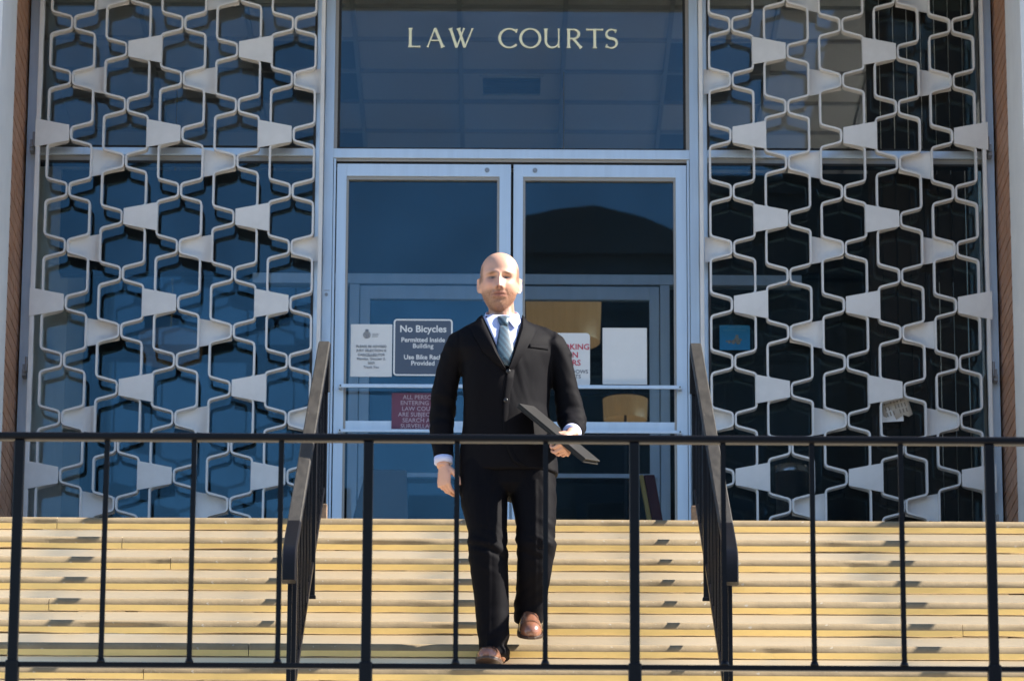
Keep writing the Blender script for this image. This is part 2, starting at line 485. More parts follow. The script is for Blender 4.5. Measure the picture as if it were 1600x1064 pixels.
# ---- glazing frame (front at y = 0)
YG = 0.035; YW = 0.008
AL = M['aluminium']
fr = MB()
fr.box(-2.531, -2.482, -0.02, 0.10, 0.0, FT); fr.box(2.452, 2.500, -0.02, 0.10, 0.0, FT)
for s0, s1 in ((-0.983, -0.936), (0.917, 0.963)):
    fr.box(s0, s1, 0.0, 0.10, 0.0, FT)
for s0, s1 in ((-0.9335, -0.9215), (0.9025, 0.9145)):
    fr.box(s0, s1, 0.004, 0.10, 0.0, 2.256)
for s0, s1 in ((-1.03, -0.985), (0.965, 1.01)):
    fr.box(s0, s1, 0.012, 0.10, 0.0, FT)
fr.box(-0.936, 0.917, 0.002, 0.10, 2.258, 2.309)
fr.box(-2.482, -1.03, 0.002, 0.10, 2.268, 2.309); fr.box(1.01, 2.452, 0.002, 0.10, 2.270, 2.311)
fr.box(-2.531, 2.50, 0.0, 0.10, FT + 0.001, FT + 0.075)
fr.box(-2.482, -1.03, 0.006, 0.09, 0.0, 0.07); fr.box(1.01, 2.452, 0.006, 0.09, 0.0, 0.07)
ef = obj('entrance_frame', fr, AL, ch, bevel=0.002)
gk = MB()
for s0, s1 in ((-0.9355, -0.934), (0.915, 0.9165), ): gk.box(s0, s1, 0.012, 0.09, 0.0, 2.25)
gk.box(-0.93, 0.91, 0.035, 0.09, 2.232, 2.2435)
obj('gasket', gk, M['gasket'], ef)
sb = MB()
sb.box(-0.936, 0.917, 0.016, 0.09, 2.244, 2.2575)
sb.box(-2.482, -1.03, 0.018, 0.09, 2.238, 2.2675); sb.box(1.01, 2.452, 0.018, 0.09, 2.240, 2.2695)
for s0, s1 in ((-0.9355, -0.918), (0.899, 0.9165)):
    sb.box(s0, s1, 0.012, 0.06, 2.3095, FT)
obj('glazing_stop', sb, M['stop'], ef)
def pane(x0, x1, z0, z1, parent, y=YG):
    return obj('glass_pane', MB().box(x0, x1, y, y + 0.006, z0, z1), M['glass'], parent)
def window(x0, x1, z0, z1):
    wf = MB()
    t = 0.012
    f0 = 0.022 if abs(x0) < 0.95 else 0.004
    wf.box(x0, x0 + t, f0, 0.08, z0, z1); wf.box(x1 - t, x1, f0, 0.08, z0, z1)
    wf.box(x0 + t, x1 - t, f0 + 0.0005, 0.0795, z0, z0 + t); wf.box(x0 + t, x1 - t, f0 + 0.0005, 0.0795, z1 - t, z1)
    o = obj('window', wf, M['gasket'], ch)
    pane(x0 + t, x1 - t, z0 + t, z1 - t, o, YG if abs(x0) < 0.95 else YW)
    return o
window(-2.482, -1.03, 0.0705, 2.2378); window(-2.482, -1.03, 2.3095, FT)
window(1.01, 2.452, 0.0705, 2.2398); window(1.01, 2.452, 2.3115, FT)
tw = window(-0.918, 0.899, 2.3095, FT)

lk = MB().cyl((-0.9605, -0.002, 1.518), (0, 1, 0), 0.0085, 0.006, 16).cyl((-0.9605, -0.006, 1.518), (0, 1, 0), 0.004, 0.003, 10).box(-0.972, -0.944, -0.0015, -0.0002, 1.538, 1.5415)
obj('lock_plate', lk, M['hinge'], ef)
bl = obj('blind', MB().box(1.86, 2.45, 0.245, 0.275, 3.36, 3.41), M['stop'], ch)
slat = MB().box(-0.036, 0.036, -0.002, 0.002, 0.12, 3.355).mesh('blind_slat'); slat.materials.append(mat('brown_blind_cloth', (0.055, 0.042, 0.034), 0.9, var=0.3, vscale=6))
for i in range(8):
    o = bpy.data.objects.new('blind_slat', slat); COL.objects.link(o); o.parent = bl; o.location = (1.90 + i * 0.073, 0.26, 0); o.rotation_euler = (0, 0, rad(random.uniform(8, 22)))
# ---- letters on the transom glass
def arc(cx, cz, rx, rz, a0, a1, n=26):
    return [(cx + rx * math.cos(rad(a0 + (a1 - a0) * i / n)), cz + rz * math.sin(rad(a0 + (a1 - a0) * i / n))) for i in range(n + 1)]
def ribbon(b, pts, wid, y0=-0.0035, y1=0.0):
    """flat stroke of varying width along pts [(x, z)]"""
    y0 = y0 - 0.00025 * (len(b.v) % 97) / 97 - 0.0003 * getattr(b, 'layer', 0); b.layer = getattr(b, 'layer', 0) + 1
    n = len(pts); Lf, Rt = [], []
    for i, p in enumerate(pts):
        a, c = Vector(pts[max(0, i - 1)]), Vector(pts[min(n - 1, i + 1)])
        t = (c - a).normalized(); nn = Vector((-t.y, t.x))
        w_ = wid[i] if isinstance(wid, list) else wid
        p = Vector(p)
        Lf.append(p + nn * w_ / 2); Rt.append(p - nn * w_ / 2)
    for i in range(n - 1):
        q = [Lf[i], Rt[i], Rt[i + 1], Lf[i + 1]]
        b.prism([(v.x, v.y) for v in q], y0, y1)
TH, TN = 0.135, 0.068
def pen(pts, th=TH, tn=TN):
    out = []
    for i in range(len(pts)):
        a, c = Vector(pts[max(0, i - 1)]), Vector(pts[min(len(pts) - 1, i + 1)])
        t = (c - a).normalized()
        out.append(tn + (th - tn) * abs(t.y) ** 1.3)
    return out
def flare(p, d, w_):
    """stroke ending with a small flared serif"""
    return [(p[0], p[1]), (p[0] + d[0] * 0.08, p[1] + d[1] * 0.08)], [w_ * 2.1, w_]
def stroke(b, p, q, w_, f0=True, f1=True):
    p, q = Vector(p), Vector(q); d = (q - p); l = d.length; d /= l
    pts, ws = [], []
    k = 0.10
    seq = [(0, 1.9 if f0 else 1), (k * 0.4, 1.3 if f0 else 1), (k, 1), (l - k, 1), (l - k * 0.4, 1.3 if f1 else 1), (l, 1.9 if f1 else 1)]
    for t, s in seq: pts.append(tuple(p + d * t)); ws.append(w_ * s)
    ribbon(b, pts, ws)
def letter(ch_):
    b = MB()
    if ch_ == 'L':
        stroke(b, (0.12, 1), (0.12, 0), TH); stroke(b, (0.12, 0.035), (0.62, 0.035), TN, False, True)
    elif ch_ == 'A':
        stroke(b, (0.42, 1.0), (0.06, 0.0), TN, False, True); stroke(b, (0.42, 1.0), (0.82, 0.0), TH, False, True); stroke(b, (0.24, 0.36), (0.62, 0.36), TN * 0.8, False, False)
    elif ch_ == 'W':
        stroke(b, (0.06, 1), (0.38, 0.0), TH, True, False); stroke(b, (0.38, 0.0), (0.74, 1.0), TN, False, True)
        stroke(b, (0.46, 1.0), (0.78, 0.0), TH, True, False); stroke(b, (0.78, 0.0), (1.16, 1.0), TN, False, True)
    elif ch_ == 'C':
        p = arc(0.52, 0.5, 0.48, 0.49, 42, 318); ribbon(b, p, pen(p))
        stroke(b, (0.86, 0.78), (0.89, 0.97), TN, False, True)
    elif ch_ == 'O':
        p = arc(0.52, 0.5, 0.48, 0.49, 0, 360, 40); ribbon(b, p, pen(p))
    elif ch_ == 'U':
        p = [(0.12, 0.95), (0.12, 0.4)] + arc(0.44, 0.36, 0.32, 0.34, 180, 360, 16) + [(0.76, 0.4), (0.76, 0.95)]
        ribbon(b, p, [TH * 0.95] * 2 + [TH * 0.9 - (TH * 0.9 - TN) * min(1, i / 12) for i in range(17)] + [TN * 0.9] * 2)
        stroke(b, (0.12, 1), (0.12, 0.7), TH, True, False); stroke(b, (0.76, 1), (0.76, 0.02), TN, True, True)
    elif ch_ == 'R':
        stroke(b, (0.12, 1), (0.12, 0), TH)
        p = [(0.12, 0.965), (0.36, 0.965)] + arc(0.36, 0.73, 0.26, 0.235, 90, -90, 16) + [(0.12, 0.495)]
        ribbon(b, p, pen(p)); stroke(b, (0.34, 0.5), (0.74, 0.0), TH * 0.9, False, True)
    elif ch_ == 'T':
        stroke(b, (0.42, 0.96), (0.42, 0), TH, False, True); stroke(b, (0.0, 0.965), (0.84, 0.965), TN, True, True)
    elif ch_ == 'S':
        p = arc(0.34, 0.74, 0.25, 0.235, 40, 255, 16) + arc(0.33, 0.265, 0.27, 0.25, 80, -145, 18)
        ribbon(b, p, [TN + (TH - TN) * math.sin(math.pi * i / (len(p) - 1)) ** 2 for i in range(len(p))])
        stroke(b, (0.53, 0.80), (0.55, 0.97), TN, False, True); stroke(b, (0.11, 0.2), (0.08, 0.03), TN, False, True)
    return b
LH = 0.106
for ch_, x in zip('LAWCOURTS', (-0.556, -0.459, -0.340, -0.079, 0.031, 0.155, 0.275, 0.380, 0.476)):
    b = letter(ch_)
    b.v = [(px * LH, py, pz * LH) for px, py, pz in b.v]
    o = obj('letter', b, M['gold_letter'], tw, fix=True); o.location = (x, YG - 0.001, 2.876)

# ---- doors
def door(x0, x1, sx0, sx1, glass0, glass1, pivot_x):
    b = MB()
    zt = 2.228
    b.box(x0, sx0, 0.008, 0.055, 0.008, zt); b.box(sx1, x1, 0.008, 0.055, 0.008, zt)
    b.box(sx0, sx1, 0.0085, 0.0545, 2.161, zt); b.box(sx0, sx1, 0.0085, 0.0545, 0.008, 0.20)
    d = obj('door', b, AL, ch, bevel=0.0015)
    s = MB(); t = 0.012
    s.box(sx0, sx0 + t, 0.016, 0.05, 0.20, 2.161); s.box(sx1 - t, sx1, 0.016, 0.05, 0.20, 2.161)
    s.box(sx0 + t, sx1 - t, 0.0165, 0.05, 2.144, 2.161); s.box(sx0 + t, sx1 - t, 0.0165, 0.05, 0.20, 0.212)
    obj('glazing_stop', s, M['stop'], d)
    obj('mid_rail', MB().box(sx0 + t, sx1 - t, 0.0185, 0.05, 0.806, 0.853), AL, d)
    pane(sx0 + t, sx1 - t, 0.212, 0.8055, d); pane(sx0 + t, sx1 - t, 0.8535, 2.144, d)
    c = MB().cyl((pivot_x, 0.007, 2.196), (0, 1, 0), 0.0125, 0.006, 20); c.cyl((pivot_x, 0.0035, 2.196), (0, 1, 0), 0.006, 0.002, 12)
    obj('pivot_cap', c, M['hinge'], d)
    for z, r_ in ((1.024, 0.0095), (0.788, 0.008)):
        p = MB()
        p.box(sx0 - 0.022, sx1 + 0.022, -0.040, -0.030, z - r_, z + r_)
        for e0, e1 in ((sx0 - 0.024, sx0 - 0.004), (sx1 + 0.004, sx1 + 0.024)):
            p.box(e0, e1, -0.030, 0.0075, z - r_ * 1.1, z + r_ * 1.1)
        pb = obj('push_bar', p, AL, d, bevel=0.0015)
        for e in (sx0 - 0.014, sx1 + 0.014): obj('screw', MB().cyl((e, -0.0415, z), (0, 1, 0), 0.0045, 0.004, 8), M['gasket'], pb)
    return d
door(-0.9155, -0.012, -0.866, -0.071, 0, 0, -0.136)
door(0.0015, 0.8995, 0.051, 0.844, 0, 0, 0.113)

# ---- inner doors two metres behind
ib = MB()
ib.box(-1.46, 1.63, 1.965, 2.06, 2.143, 2.203); 
ib.box(-0.912, -0.857, 1.97, 2.06, 0.0, 2.1425); ib.box(0.832, 0.886, 1.97, 2.06, 0.0, 2.1425)
inf = obj('inner_frame', ib, AL, ch, bevel=0.002)
for x0, x1 in ((-0.853, -0.016), (-0.008, 0.828)):
    b = MB()
    b.box(x0, x0 + 0.055, 1.985, 2.03, 0.01, 2.138); b.box(x1 - 0.055, x1, 1.985, 2.03, 0.01, 2.138)
    b.box(x0 + 0.055, x1 - 0.055, 1.9855, 2.0295, 2.06, 2.138); b.box(x0 + 0.055, x1 - 0.055, 1.9855, 2.0295, 0.01, 0.12)
    d = obj('inner_door', b, AL, ch, bevel=0.0015)
    obj('push_bar', MB().box(x0 + 0.02, x1 - 0.02, 1.93, 1.945, 1.02, 1.042), AL, d)
    pane(x0 + 0.055, x1 - 0.055, 0.12, 2.06, d, 2.005)
pane(-2.5, -0.914, 0.02, 2.20, inf, 2.01); pane(0.888, 2.5, 0.02, 2.20, inf, 2.01)

# ------------------------------------------------------------------ decorative screens
PX, PZ, HW, TK = 0.2872, 0.3033, 0.114, 0.0100
YF, YB = -0.120, -0.070
def round_path(pts, r=0.017, n=4):
    out = [Vector(pts[0])]
    for i in range(1, len(pts) - 1):
        a, p, c = Vector(pts[i - 1]), Vector(pts[i]), Vector(pts[i + 1])
        d1, d2 = (a - p), (c - p)
        k = min(r, d1.length * 0.45, d2.length * 0.45)
        s, e = p + d1.normalized() * k, p + d2.normalized() * k
        for j in range(n + 1):
            t = j / n
            out.append(s * (1 - t) ** 2 + p * 2 * t * (1 - t) + e * t * t)
    out.append(Vector(pts[-1]))
    return out
def bent_bar(z_first, z0, z1, side):
    """a flat bar bent in and out; side = +1 right of the chain axis"""
    pts = [];
    k = math.ceil((z1 - z_first) / PZ) + 1
    z = z_first + k * PZ
    while z > z0 - PZ:
        pts += [(0.0068, z + 0.033), (0.0068, z - 0.033), (HW, z - 0.062), (HW, z - PZ + 0.062)]
        z -= PZ
    pts = round_path(pts)
    pts = [p for p in pts if z0 < p.y < z1]
    b = MB()
    n = len(pts); rings = []
    for i, p in enumerate(pts):
        a, c = pts[max(0, i - 1)], pts[min(n - 1, i + 1)]
        t = (c - a).normalized(); nn = Vector((-t.y, t.x)) * TK / 2
        L_, R2 = p + nn, p - nn
        rings.append([(side * L_.x, YF, L_.y), (side * R2.x, YF, R2.y), (side * R2.x, YB, R2.y), (side * L_.x, YB, L_.y)])
    b.loft(rings, 0, False, True)
    return b
def plate(dirx, depth_y, length):
    """trapezoid sheet, narrow at the joint, wide at the next chain"""
    x0, x1 = 0.003 * dirx, length * dirx
    h0 = 0.0425; h1 = h0 + 0.0335 * (length / 0.178)
    pts = [(x0, -h0), (x1, -h1), (x1, h1), (x0, h0)]
    return MB().prism(pts, depth_y, depth_y + 0.006)
def screen(label, sgn, axes, fx, zo):
    """axes = chain axes from the outer one to the inner one; sgn = +1 when inner is to the right"""
    t = thing('decorative_screen', label, 'screen', (0, 0, 0), 'patterned metal screens beside the doors')
    fb = MB()
    (a0, a1), (b0, b1) = fx
    fb.box(a0, a1, YF - 0.004, YB + 0.006, 0.03, FT - 0.005); fb.box(b0, b1, YF - 0.004, YB + 0.006, 0.03, FT - 0.005)
    fb.box(a1, b0, YF - 0.003, YB + 0.005, 0.03, 0.05); fb.box(a1, b0, YF - 0.003, YB + 0.005, FT - 0.025, FT - 0.005)
    obj('screen_frame', fb, M['screen'], t, bevel=0.0015)
    cache = {}
    for c, ax in enumerate(axes):
        zf = (2.952 if c % 2 == 0 else 2.806) + zo
        for s in (-1, 1):
            key = (c % 2, s)
            if key not in cache:
                cache[key] = obj('bent_bar', bent_bar(zf, 0.05, FT - 0.025, s), M['screen'], t, fix=True); cache[key].location = (ax, 0, 0)
            else: copy_to(cache[key], t, (ax, 0, 0))
        for k in range(-2, 11):
            z = zf - k * PZ
            if not 0.2 < z < FT - 0.15: continue
            if c % 2 == 0: typ = {1: 'back_in', 2: 'front_out'}.get(k % 3)
            else: typ = {0: 'front_in', 2: 'back_out'}.get(k % 3)
            if not typ: continue
            dirx = sgn if typ.endswith('in') else -sgn
            yy = YF - 0.0075 if typ.startswith('front') else YB - 0.008
            ln = 0.178
            if c == len(axes) - 1 and typ == 'back_in': ln = 0.143
            key = (typ, dirx, ln)
            if key not in cache:
                o = obj('plate', plate(dirx, yy, ln), M['screen'], t, fix=True); o.location = (ax, 0, z); cache[key] = o
            else: copy_to(cache[key], t, (ax, 0, z))
    ex = a0 if sgn > 0 else b1
    for z in (2.305, 1.10, 0.30):
        h = MB(); d = -sgn
        x0, x1 = sorted((ex + d * 0.001, ex + d * 0.030))
        h.box(x0, x1, -0.100, -0.090, z - 0.028, z + 0.012)
        x0, x1 = sorted((ex + d * 0.012, ex + d * 0.034)); h.box(x0, x1, -0.0895, -0.0205, z - 0.045, z - 0.012)
        h.cyl((ex + d * 0.010, -0.112, z + 0.010), (0, 0, 1), 0.007, 0.075, 10)
        obj('hinge', h, M['hinge'], t)
    return t
screen('openwork metal screen left of the doors', 1, [-2.298 + 0.288 * i for i in range(5)], ((-2.473, -2.451), (-1.003, -0.983)), 0.0)
screen('openwork metal screen right of the doors with paper scraps stuck behind', -1, [2.280 - 0.2872 * i for i in range(5)], ((0.962, 0.982), (2.429, 2.448)), 0.008)

# ------------------------------------------------------------------ stair handrails
def handrail(X, label, group, inner):
    t = thing('handrail', label, 'handrail', (X, -LAND, 0), group)
    sl = RISE / TREAD
    y_far, y_near, H = 0.0, -2.99, 0.868
    top = lambda y: H + y * sl
    # top rail: flat cap that bends down at both ends
    path = [(y_far + 0.045, H - 0.20), (y_far + 0.045, H - 0.06), (y_far + 0.03, H - 0.02), (y_far, H)]
    path = [(0.062, H - 0.24), (0.060, H - 0.07), (0.045, H - 0.02), (0.0, H - 0.003), (-0.06, top(-0.06))]
    n = 10
    for i in range(1, n + 1):
        y = -0.06 + (y_near + 0.06) * i / n; path.append((y, top(y)))
    ye, ze = y_near, top(y_near)
    path += [(ye - 0.045, ze - 0.032), (ye - 0.066, ze - 0.065), (ye - 0.072, ze - 0.10), (ye - 0.072, ze - 0.165)]
    b = MB(); rings = []
    hw, th = 0.0285, 0.022
    for i, (y, z) in enumerate(path):
        a, c = path[max(0, i - 1)], path[min(len(path) - 1, i + 1)]
        d = Vector((c[0] - a[0], c[1] - a[1])).normalized(); nn = Vector((-d.y, d.x))
        if nn.y < 0 and abs(d.y) < 0.9: nn = -nn
        if i < 3: nn = Vector((1, 0.2)).normalized()
        if i >= len(path) - 3: nn = Vector((-1, 0.15)).normalized()
        p = Vector((y, z))
        ring = []
        for ux, uz in ((-1, 0.55), (-0.82, 1), (0.82, 1), (1, 0.55), (1, -0.7), (0.8, -1), (-0.8, -1), (-1, -0.7)):
            q = p + nn * (uz * th - th)
            ring.append((ux * hw, q.x, q.y))
        rings.append(ring)
    b.loft(rings, 0, True, True)
    for i in range(len(b.m)):
        if i < (len(rings) - 6) * 8 and i % 8 in (0, 1, 2): b.m[i] = 1
    o = obj('top_rail', b, [M['black'], M['worn']], t, fix=True)
    e = o.modifiers.new('edge', 'EDGE_SPLIT'); e.split_angle = rad(35)
    # bottom rail
    b = MB()
    y0, y1 = 0.03, -2.98
    bz = 0.125
    c = Vector((0, (y0 + y1) / 2, bz + (y0 + y1) / 2 * sl)); d = Vector((0, y0 - y1, (y0 - y1) * sl)) / 2
    up_ = Vector((0, -sl, 1)).normalized()
    b.obox(c, (0.0125, 0, 0), d, up_ * 0.0125)
    obj('bottom_rail', b, M['black'], t, bevel=0.003)
    spots_ = [(0.10, True)]
    for k in range(1, 11):
        for fr_ in (0.70, 0.34):
            spots_.append((-k * TREAD + fr_ * TREAD, (k, fr_) in ((4, 0.34), (10, 0.34))))
    spots_.append((-10 * TREAD - 0.085, False))
    for i, (y, ispost) in enumerate(spots_):
        zt = min(top(y), H) - 0.048
        if i == 0: zt = H - 0.10
        if ispost:
            k = max(0, math.ceil(-y / TREAD - 1e-6)); zb = -k * RISE
            y_ = 0.055 if i == 0 else y
            po = obj('post', MB().box(-0.019, 0.019, y_ - 0.019, y_ + 0.019, zb + 0.002, zt), M['black'], t, bevel=0.003)
            obj('base_collar', MB().box(-0.024, 0.024, y_ - 0.024, y_ + 0.024, zb + 0.0015, zb + (0.075 if i == 0 else 0.03)), M['rust' if i == 0 else 'black'], po, bevel=0.004)
        else:
            zb = bz + y * sl
            obj('baluster', MB().box(-0.0075, 0.0075, y - 0.0075, y + 0.0075, zb, zt), M['black'], t)
    return t
handrail(-0.905, 'black stair handrail with worn top, left of the man', 'handrails down the stair', 1)
handrail(0.875, 'black stair handrail with worn top, right of the man', 'handrails down the stair', -1)
handrail(2.87, 'black stair handrail at the right end of the stair, casting a shadow', 'handrails down the stair', -1)

# ------------------------------------------------------------------ front railing
rl = thing('front_railing', 'long black metal railing across the foot of the picture', 'railing', (0, -7.5, ZT))
zt, zb = -1.098 - ZT, -1.892 - ZT
b = MB().box(-5.2, 5.2, -0.022, 0.022, zt - 0.030, zt - 0.004)
obj('top_rail', b, M['black'], rl, bevel=0.008)
obj('bottom_rail', MB().box(-5.2, 5.2, -0.010, 0.010, zb - 0.009, zb + 0.009), M['black'], rl, bevel=0.003)
posts = [(-1.669, 0), (-0.498, 0), (0.394, 0), (1.586, 0)]
pm = MB().box(-0.0165, 0.0165, -0.0165, 0.0165, 0.05, zt - 0.030).mesh('post'); pm.materials.append(M['black'])
sm_ = MB().box(-0.022, 0.022, -0.022, 0.022, 0.17, zb + 0.012).mesh('post_sleeve'); sm_.materials.append(M['black'])
bm_ = MB().box(-0.0085, 0.0085, -0.0085, 0.0085, zb + 0.009, zt - 0.0305).mesh('baluster'); bm_.materials.append(M['black'])
weld = MB().tube([(0, 0, zb + 0.008), (0, 0, zb + 0.014), (0, 0, zb + 0.024)], [0.016, 0.0135, 0.010], 8).mesh('weld'); weld.materials.append(M['black'])
px = [p[0] for p in posts]
allp = [px[0] - 2.364, px[0] - 1.182] + px + [px[-1] + 0.891, px[-1] + 0.891 + 1.182]
for x in allp:
    o = bpy.data.objects.new('post', pm); COL.objects.link(o); o.parent = rl; o.location = (x, 0, 0)
    md = o.modifiers.new('bevel', 'BEVEL'); md.width = 0.003; md.segments = 2
    s = bpy.data.objects.new('post_sleeve', sm_); COL.objects.link(s); s.parent = o
    md = s.modifiers.new('bevel', 'BEVEL'); md.width = 0.004; md.segments = 2
for a, c in zip(allp[:-1], allp[1:]):
    n = round((c - a) / 0.297)
    for i in range(1, n):
        x = a + (c - a) * i / n
        o = bpy.data.objects.new('baluster', bm_); COL.objects.link(o); o.parent = rl; o.location = (x, 0, 0)
        s = bpy.data.objects.new('weld', weld); COL.objects.link(s); s.parent = o

# ------------------------------------------------------------------ signs and papers on the glass
def lettering(lines, mat_, parent, name='lettering', depth=0.0006):
    """lines = [(text, x, z, size, bold, align)], built as flat raised print"""
    made = []
    for text, x, z, size, bold, align in lines:
        cu = bpy.data.curves.new('lettering', 'FONT'); cu.body = text; cu.size = size; cu.align_x = align; cu.offset = bold * size; cu.extrude = depth; cu.resolution_u = 3
        o = bpy.data.objects.new('lettering', cu); COL.objects.link(o)
        bpy.context.view_layer.update()
        me = bpy.data.meshes.new_from_object(o.evaluated_get(bpy.context.evaluated_depsgraph_get()))
        bpy.data.objects.remove(o)
        me.transform(Matrix.Translation((x, 0, z)) @ Matrix.Rotation(rad(90), 4, 'X'))
        made.append(me)
    b = MB()
    for me in made:
        k = len(b.v)
        b.v += [tuple(v.co) for v in me.vertices]
        for p in me.polygons: b.f.append(tuple(i + k for i in p.vertices)); b.m.append(0); b.s.append(False)
        bpy.data.meshes.remove(me)
    return obj(name, b, mat_, parent)
def rrect(w_, h, r, n=5):
    out = []
    for cx, cz, a in ((w_ / 2 - r, h / 2 - r, 0), (-w_ / 2 + r, h / 2 - r, 90), (-w_ / 2 + r, -h / 2 + r, 180), (w_ / 2 - r, -h / 2 + r, 270)):
        out += [(cx + r * math.cos(rad(a + 90 * i / n)), cz + r * math.sin(rad(a + 90 * i / n))) for i in range(n + 1)]
    return out
def frame_ring(b, w_, h, r, t, y0, y1, m=0):
    o_, i_ = rrect(w_, h, r), rrect(w_ - 2 * t, h - 2 * t, r - t)
    n = len(o_)
    for k in range(n):
        j = (k + 1) % n
        b.prism([i_[k], o_[k], o_[j], i_[j]], y0, y1, m)
    return b
YS = YG - 0.0012
def curled(w_, h, bow):
    b = MB(); n = 8
    rings = []
    for i in range(n + 1):
        x = -w_ / 2 + w_ * i / n; y = -bow * (1 - math.cos((i / n - .5) * 2.4)) * 2
        rings.append([(x, y - 0.0008, -h / 2), (x, y - 0.0008 - bow, h / 2), (x, y - bow, h / 2), (x, y, -h / 2)])
    return b.loft(rings, 0, False, True)
t = thing('paper_notice', 'white printed paper notice with round crest taped on left door', 'notice', (-0.726, YS, 1.2295))
obj('sheet', curled(0.213, 0.279, 0.0012), M['paper'], t, fix=True)
crest = MB()
for q in range(24):
    a0, a1 = q * 15, q * 15 + 15
    for r0, r1 in ((0.0155, 0.0185), (0.0075, 0.0125)):
        if r0 < 0.01 and q % 4 == 3: continue
        crest.prism([(r0 * math.cos(rad(a0)), r0 * math.sin(rad(a0))), (r1 * math.cos(rad(a0)), r1 * math.sin(rad(a0))), (r1 * math.cos(rad(a1)), r1 * math.sin(rad(a1))), (r0 * math.cos(rad(a1)), r0 * math.sin(rad(a1)))], -0.0062, -0.0056)
crest.prism([(-0.008, 0.020), (0.008, 0.020), (0.010, 0.030), (0.004, 0.025), (0, 0.033), (-0.004, 0.025), (-0.010, 0.030)], -0.0062, -0.0056)
crest.prism(arc(0, 0, 0.004, 0.004, 0, 330, 8), -0.0062, -0.0056)
o = obj('crest', crest, M['ink'], t, fix=True); o.location = (-0.024, 0, 0.082)
lt = [('PLEASE BE ADVISED', 0, 0.015, 0.0180, 0.0, 'CENTER'), ('JURY SELECTION IS', 0, -0.007, 0.0180, 0.0, 'CENTER'), ('CANCELLED FOR', 0, -0.029, 0.0180, 0.0, 'CENTER'),
      ('Monday, October 2,', 0, -0.051, 0.0180, 0.0, 'CENTER'), ('2023', 0, -0.073, 0.0180, 0.0, 'CENTER'), ('Thank You', 0, -0.095, 0.0180, 0.0, 'CENTER'), ('_________', -0.006, -0.029, 0.0180, 0.0, 'CENTER')]
o = lettering(lt, M['ink'], t); o.location = (0, -0.0052, 0)
tm = MB().box(0.003, 0.040, 0, 0.0006, 0.088, 0.0895).box(0.003, 0.036, 0, 0.0006, 0.080, 0.0815).box(0.003, 0.032, 0, 0.0006, 0.072, 0.0735)
o = obj('crest_text', tm, M['ink'], t); o.location = (0, -0.0056, 0)

t = thing('no_bicycles_sign', 'dark No Bicycles sign with white rounded border on left door', 'sign', (-0.4605, YS, 1.247))
obj('board', MB().prism(rrect(0.306, 0.304, 0.018), -0.0022, -0.0002), M['slate'], t, fix=True)
obj('border', frame_ring(MB(), 0.304, 0.302, 0.018, 0.008, -0.0030, -0.0022), M['white_paint'], t, fix=True)
o = lettering([('No Bicycles', 0, 0.082, 0.0505, 0.022, 'CENTER'), ('Permitted Inside', 0, 0.029, 0.0340, 0.022, 'CENTER'), ('Building', 0, -0.003, 0.0340, 0.012, 'CENTER'),
               ('Use Bike Rack', 0, -0.063, 0.0340, 0.022, 'CENTER'), ('Provided', 0, -0.095, 0.0340, 0.022, 'CENTER')], M['white_paint'], t); o.location = (0, -0.0029, 0)

t = thing('security_sign', 'maroon sign about search and surveillance low on left door', 'sign', (-0.467, YS - 0.019, 0.898))
obj('board', MB().box(-0.151, 0.151, -0.0035, -0.0005, -0.095, 0.102), M['maroon'], t, bevel=0.001)
o = lettering([(s, 0, 0.069 - 0.0305 * i, 0.031, 0.006, 'CENTER') for i, s in enumerate(('ALL PERSONS', 'ENTERING THE', 'LAW COURTS', 'ARE SUBJECT TO', 'SEARCH AND', 'SURVEILLANCE'))], M['pink_print'], t); o.location = (0, -0.0042, 0)

t = thing('no_smoking_sign', 'white sign with red capitals partly behind the man on right door', 'sign', (0.262, YS, 1.185))
obj('board', MB().prism(rrect(0.274, 0.286, 0.020), -0.0022, -0.0002), M['paper'], t, fix=True)
o = lettering([('NO SMOKING', 0, 0.055, 0.0425, 0.016, 'CENTER'), ('WITHIN', 0.0, 0.012, 0.0425, 0.016, 'CENTER'), ('5 METERS', 0.0, -0.030, 0.0425, 0.016, 'CENTER')], M['red_ink'], t); o.location = (0, -0.0029, 0)
o = lettering([('DOORS, WINDOWS', 0, -0.072, 0.028, 0.016, 'CENTER'), ('OR AIR VENTS', 0, -0.098, 0.028, 0.016, 'CENTER')], M['ink'], t); o.location = (0, -0.0029, 0)

t = thing('blank_notice', 'plain white sheet in thin frame right of the no smoking sign', 'notice', (0.578, YS, 1.206))
obj('sheet', MB().box(-0.110, 0.110, -0.0020, -0.0004, -0.146, 0.146), M['paper'], t)
eb = MB()
eb.box(-0.114, -0.1102, -0.004, -0.0002, -0.150, 0.150); eb.box(0.1102, 0.114, -0.004, -0.0002, -0.150, 0.150); eb.box(-0.1101, 0.1101, -0.004, -0.0002, -0.150, -0.1462); eb.box(-0.1101, 0.1101, -0.004, -0.0002, 0.1462, 0.150)
obj('frame', eb, M['white_paint'], t)

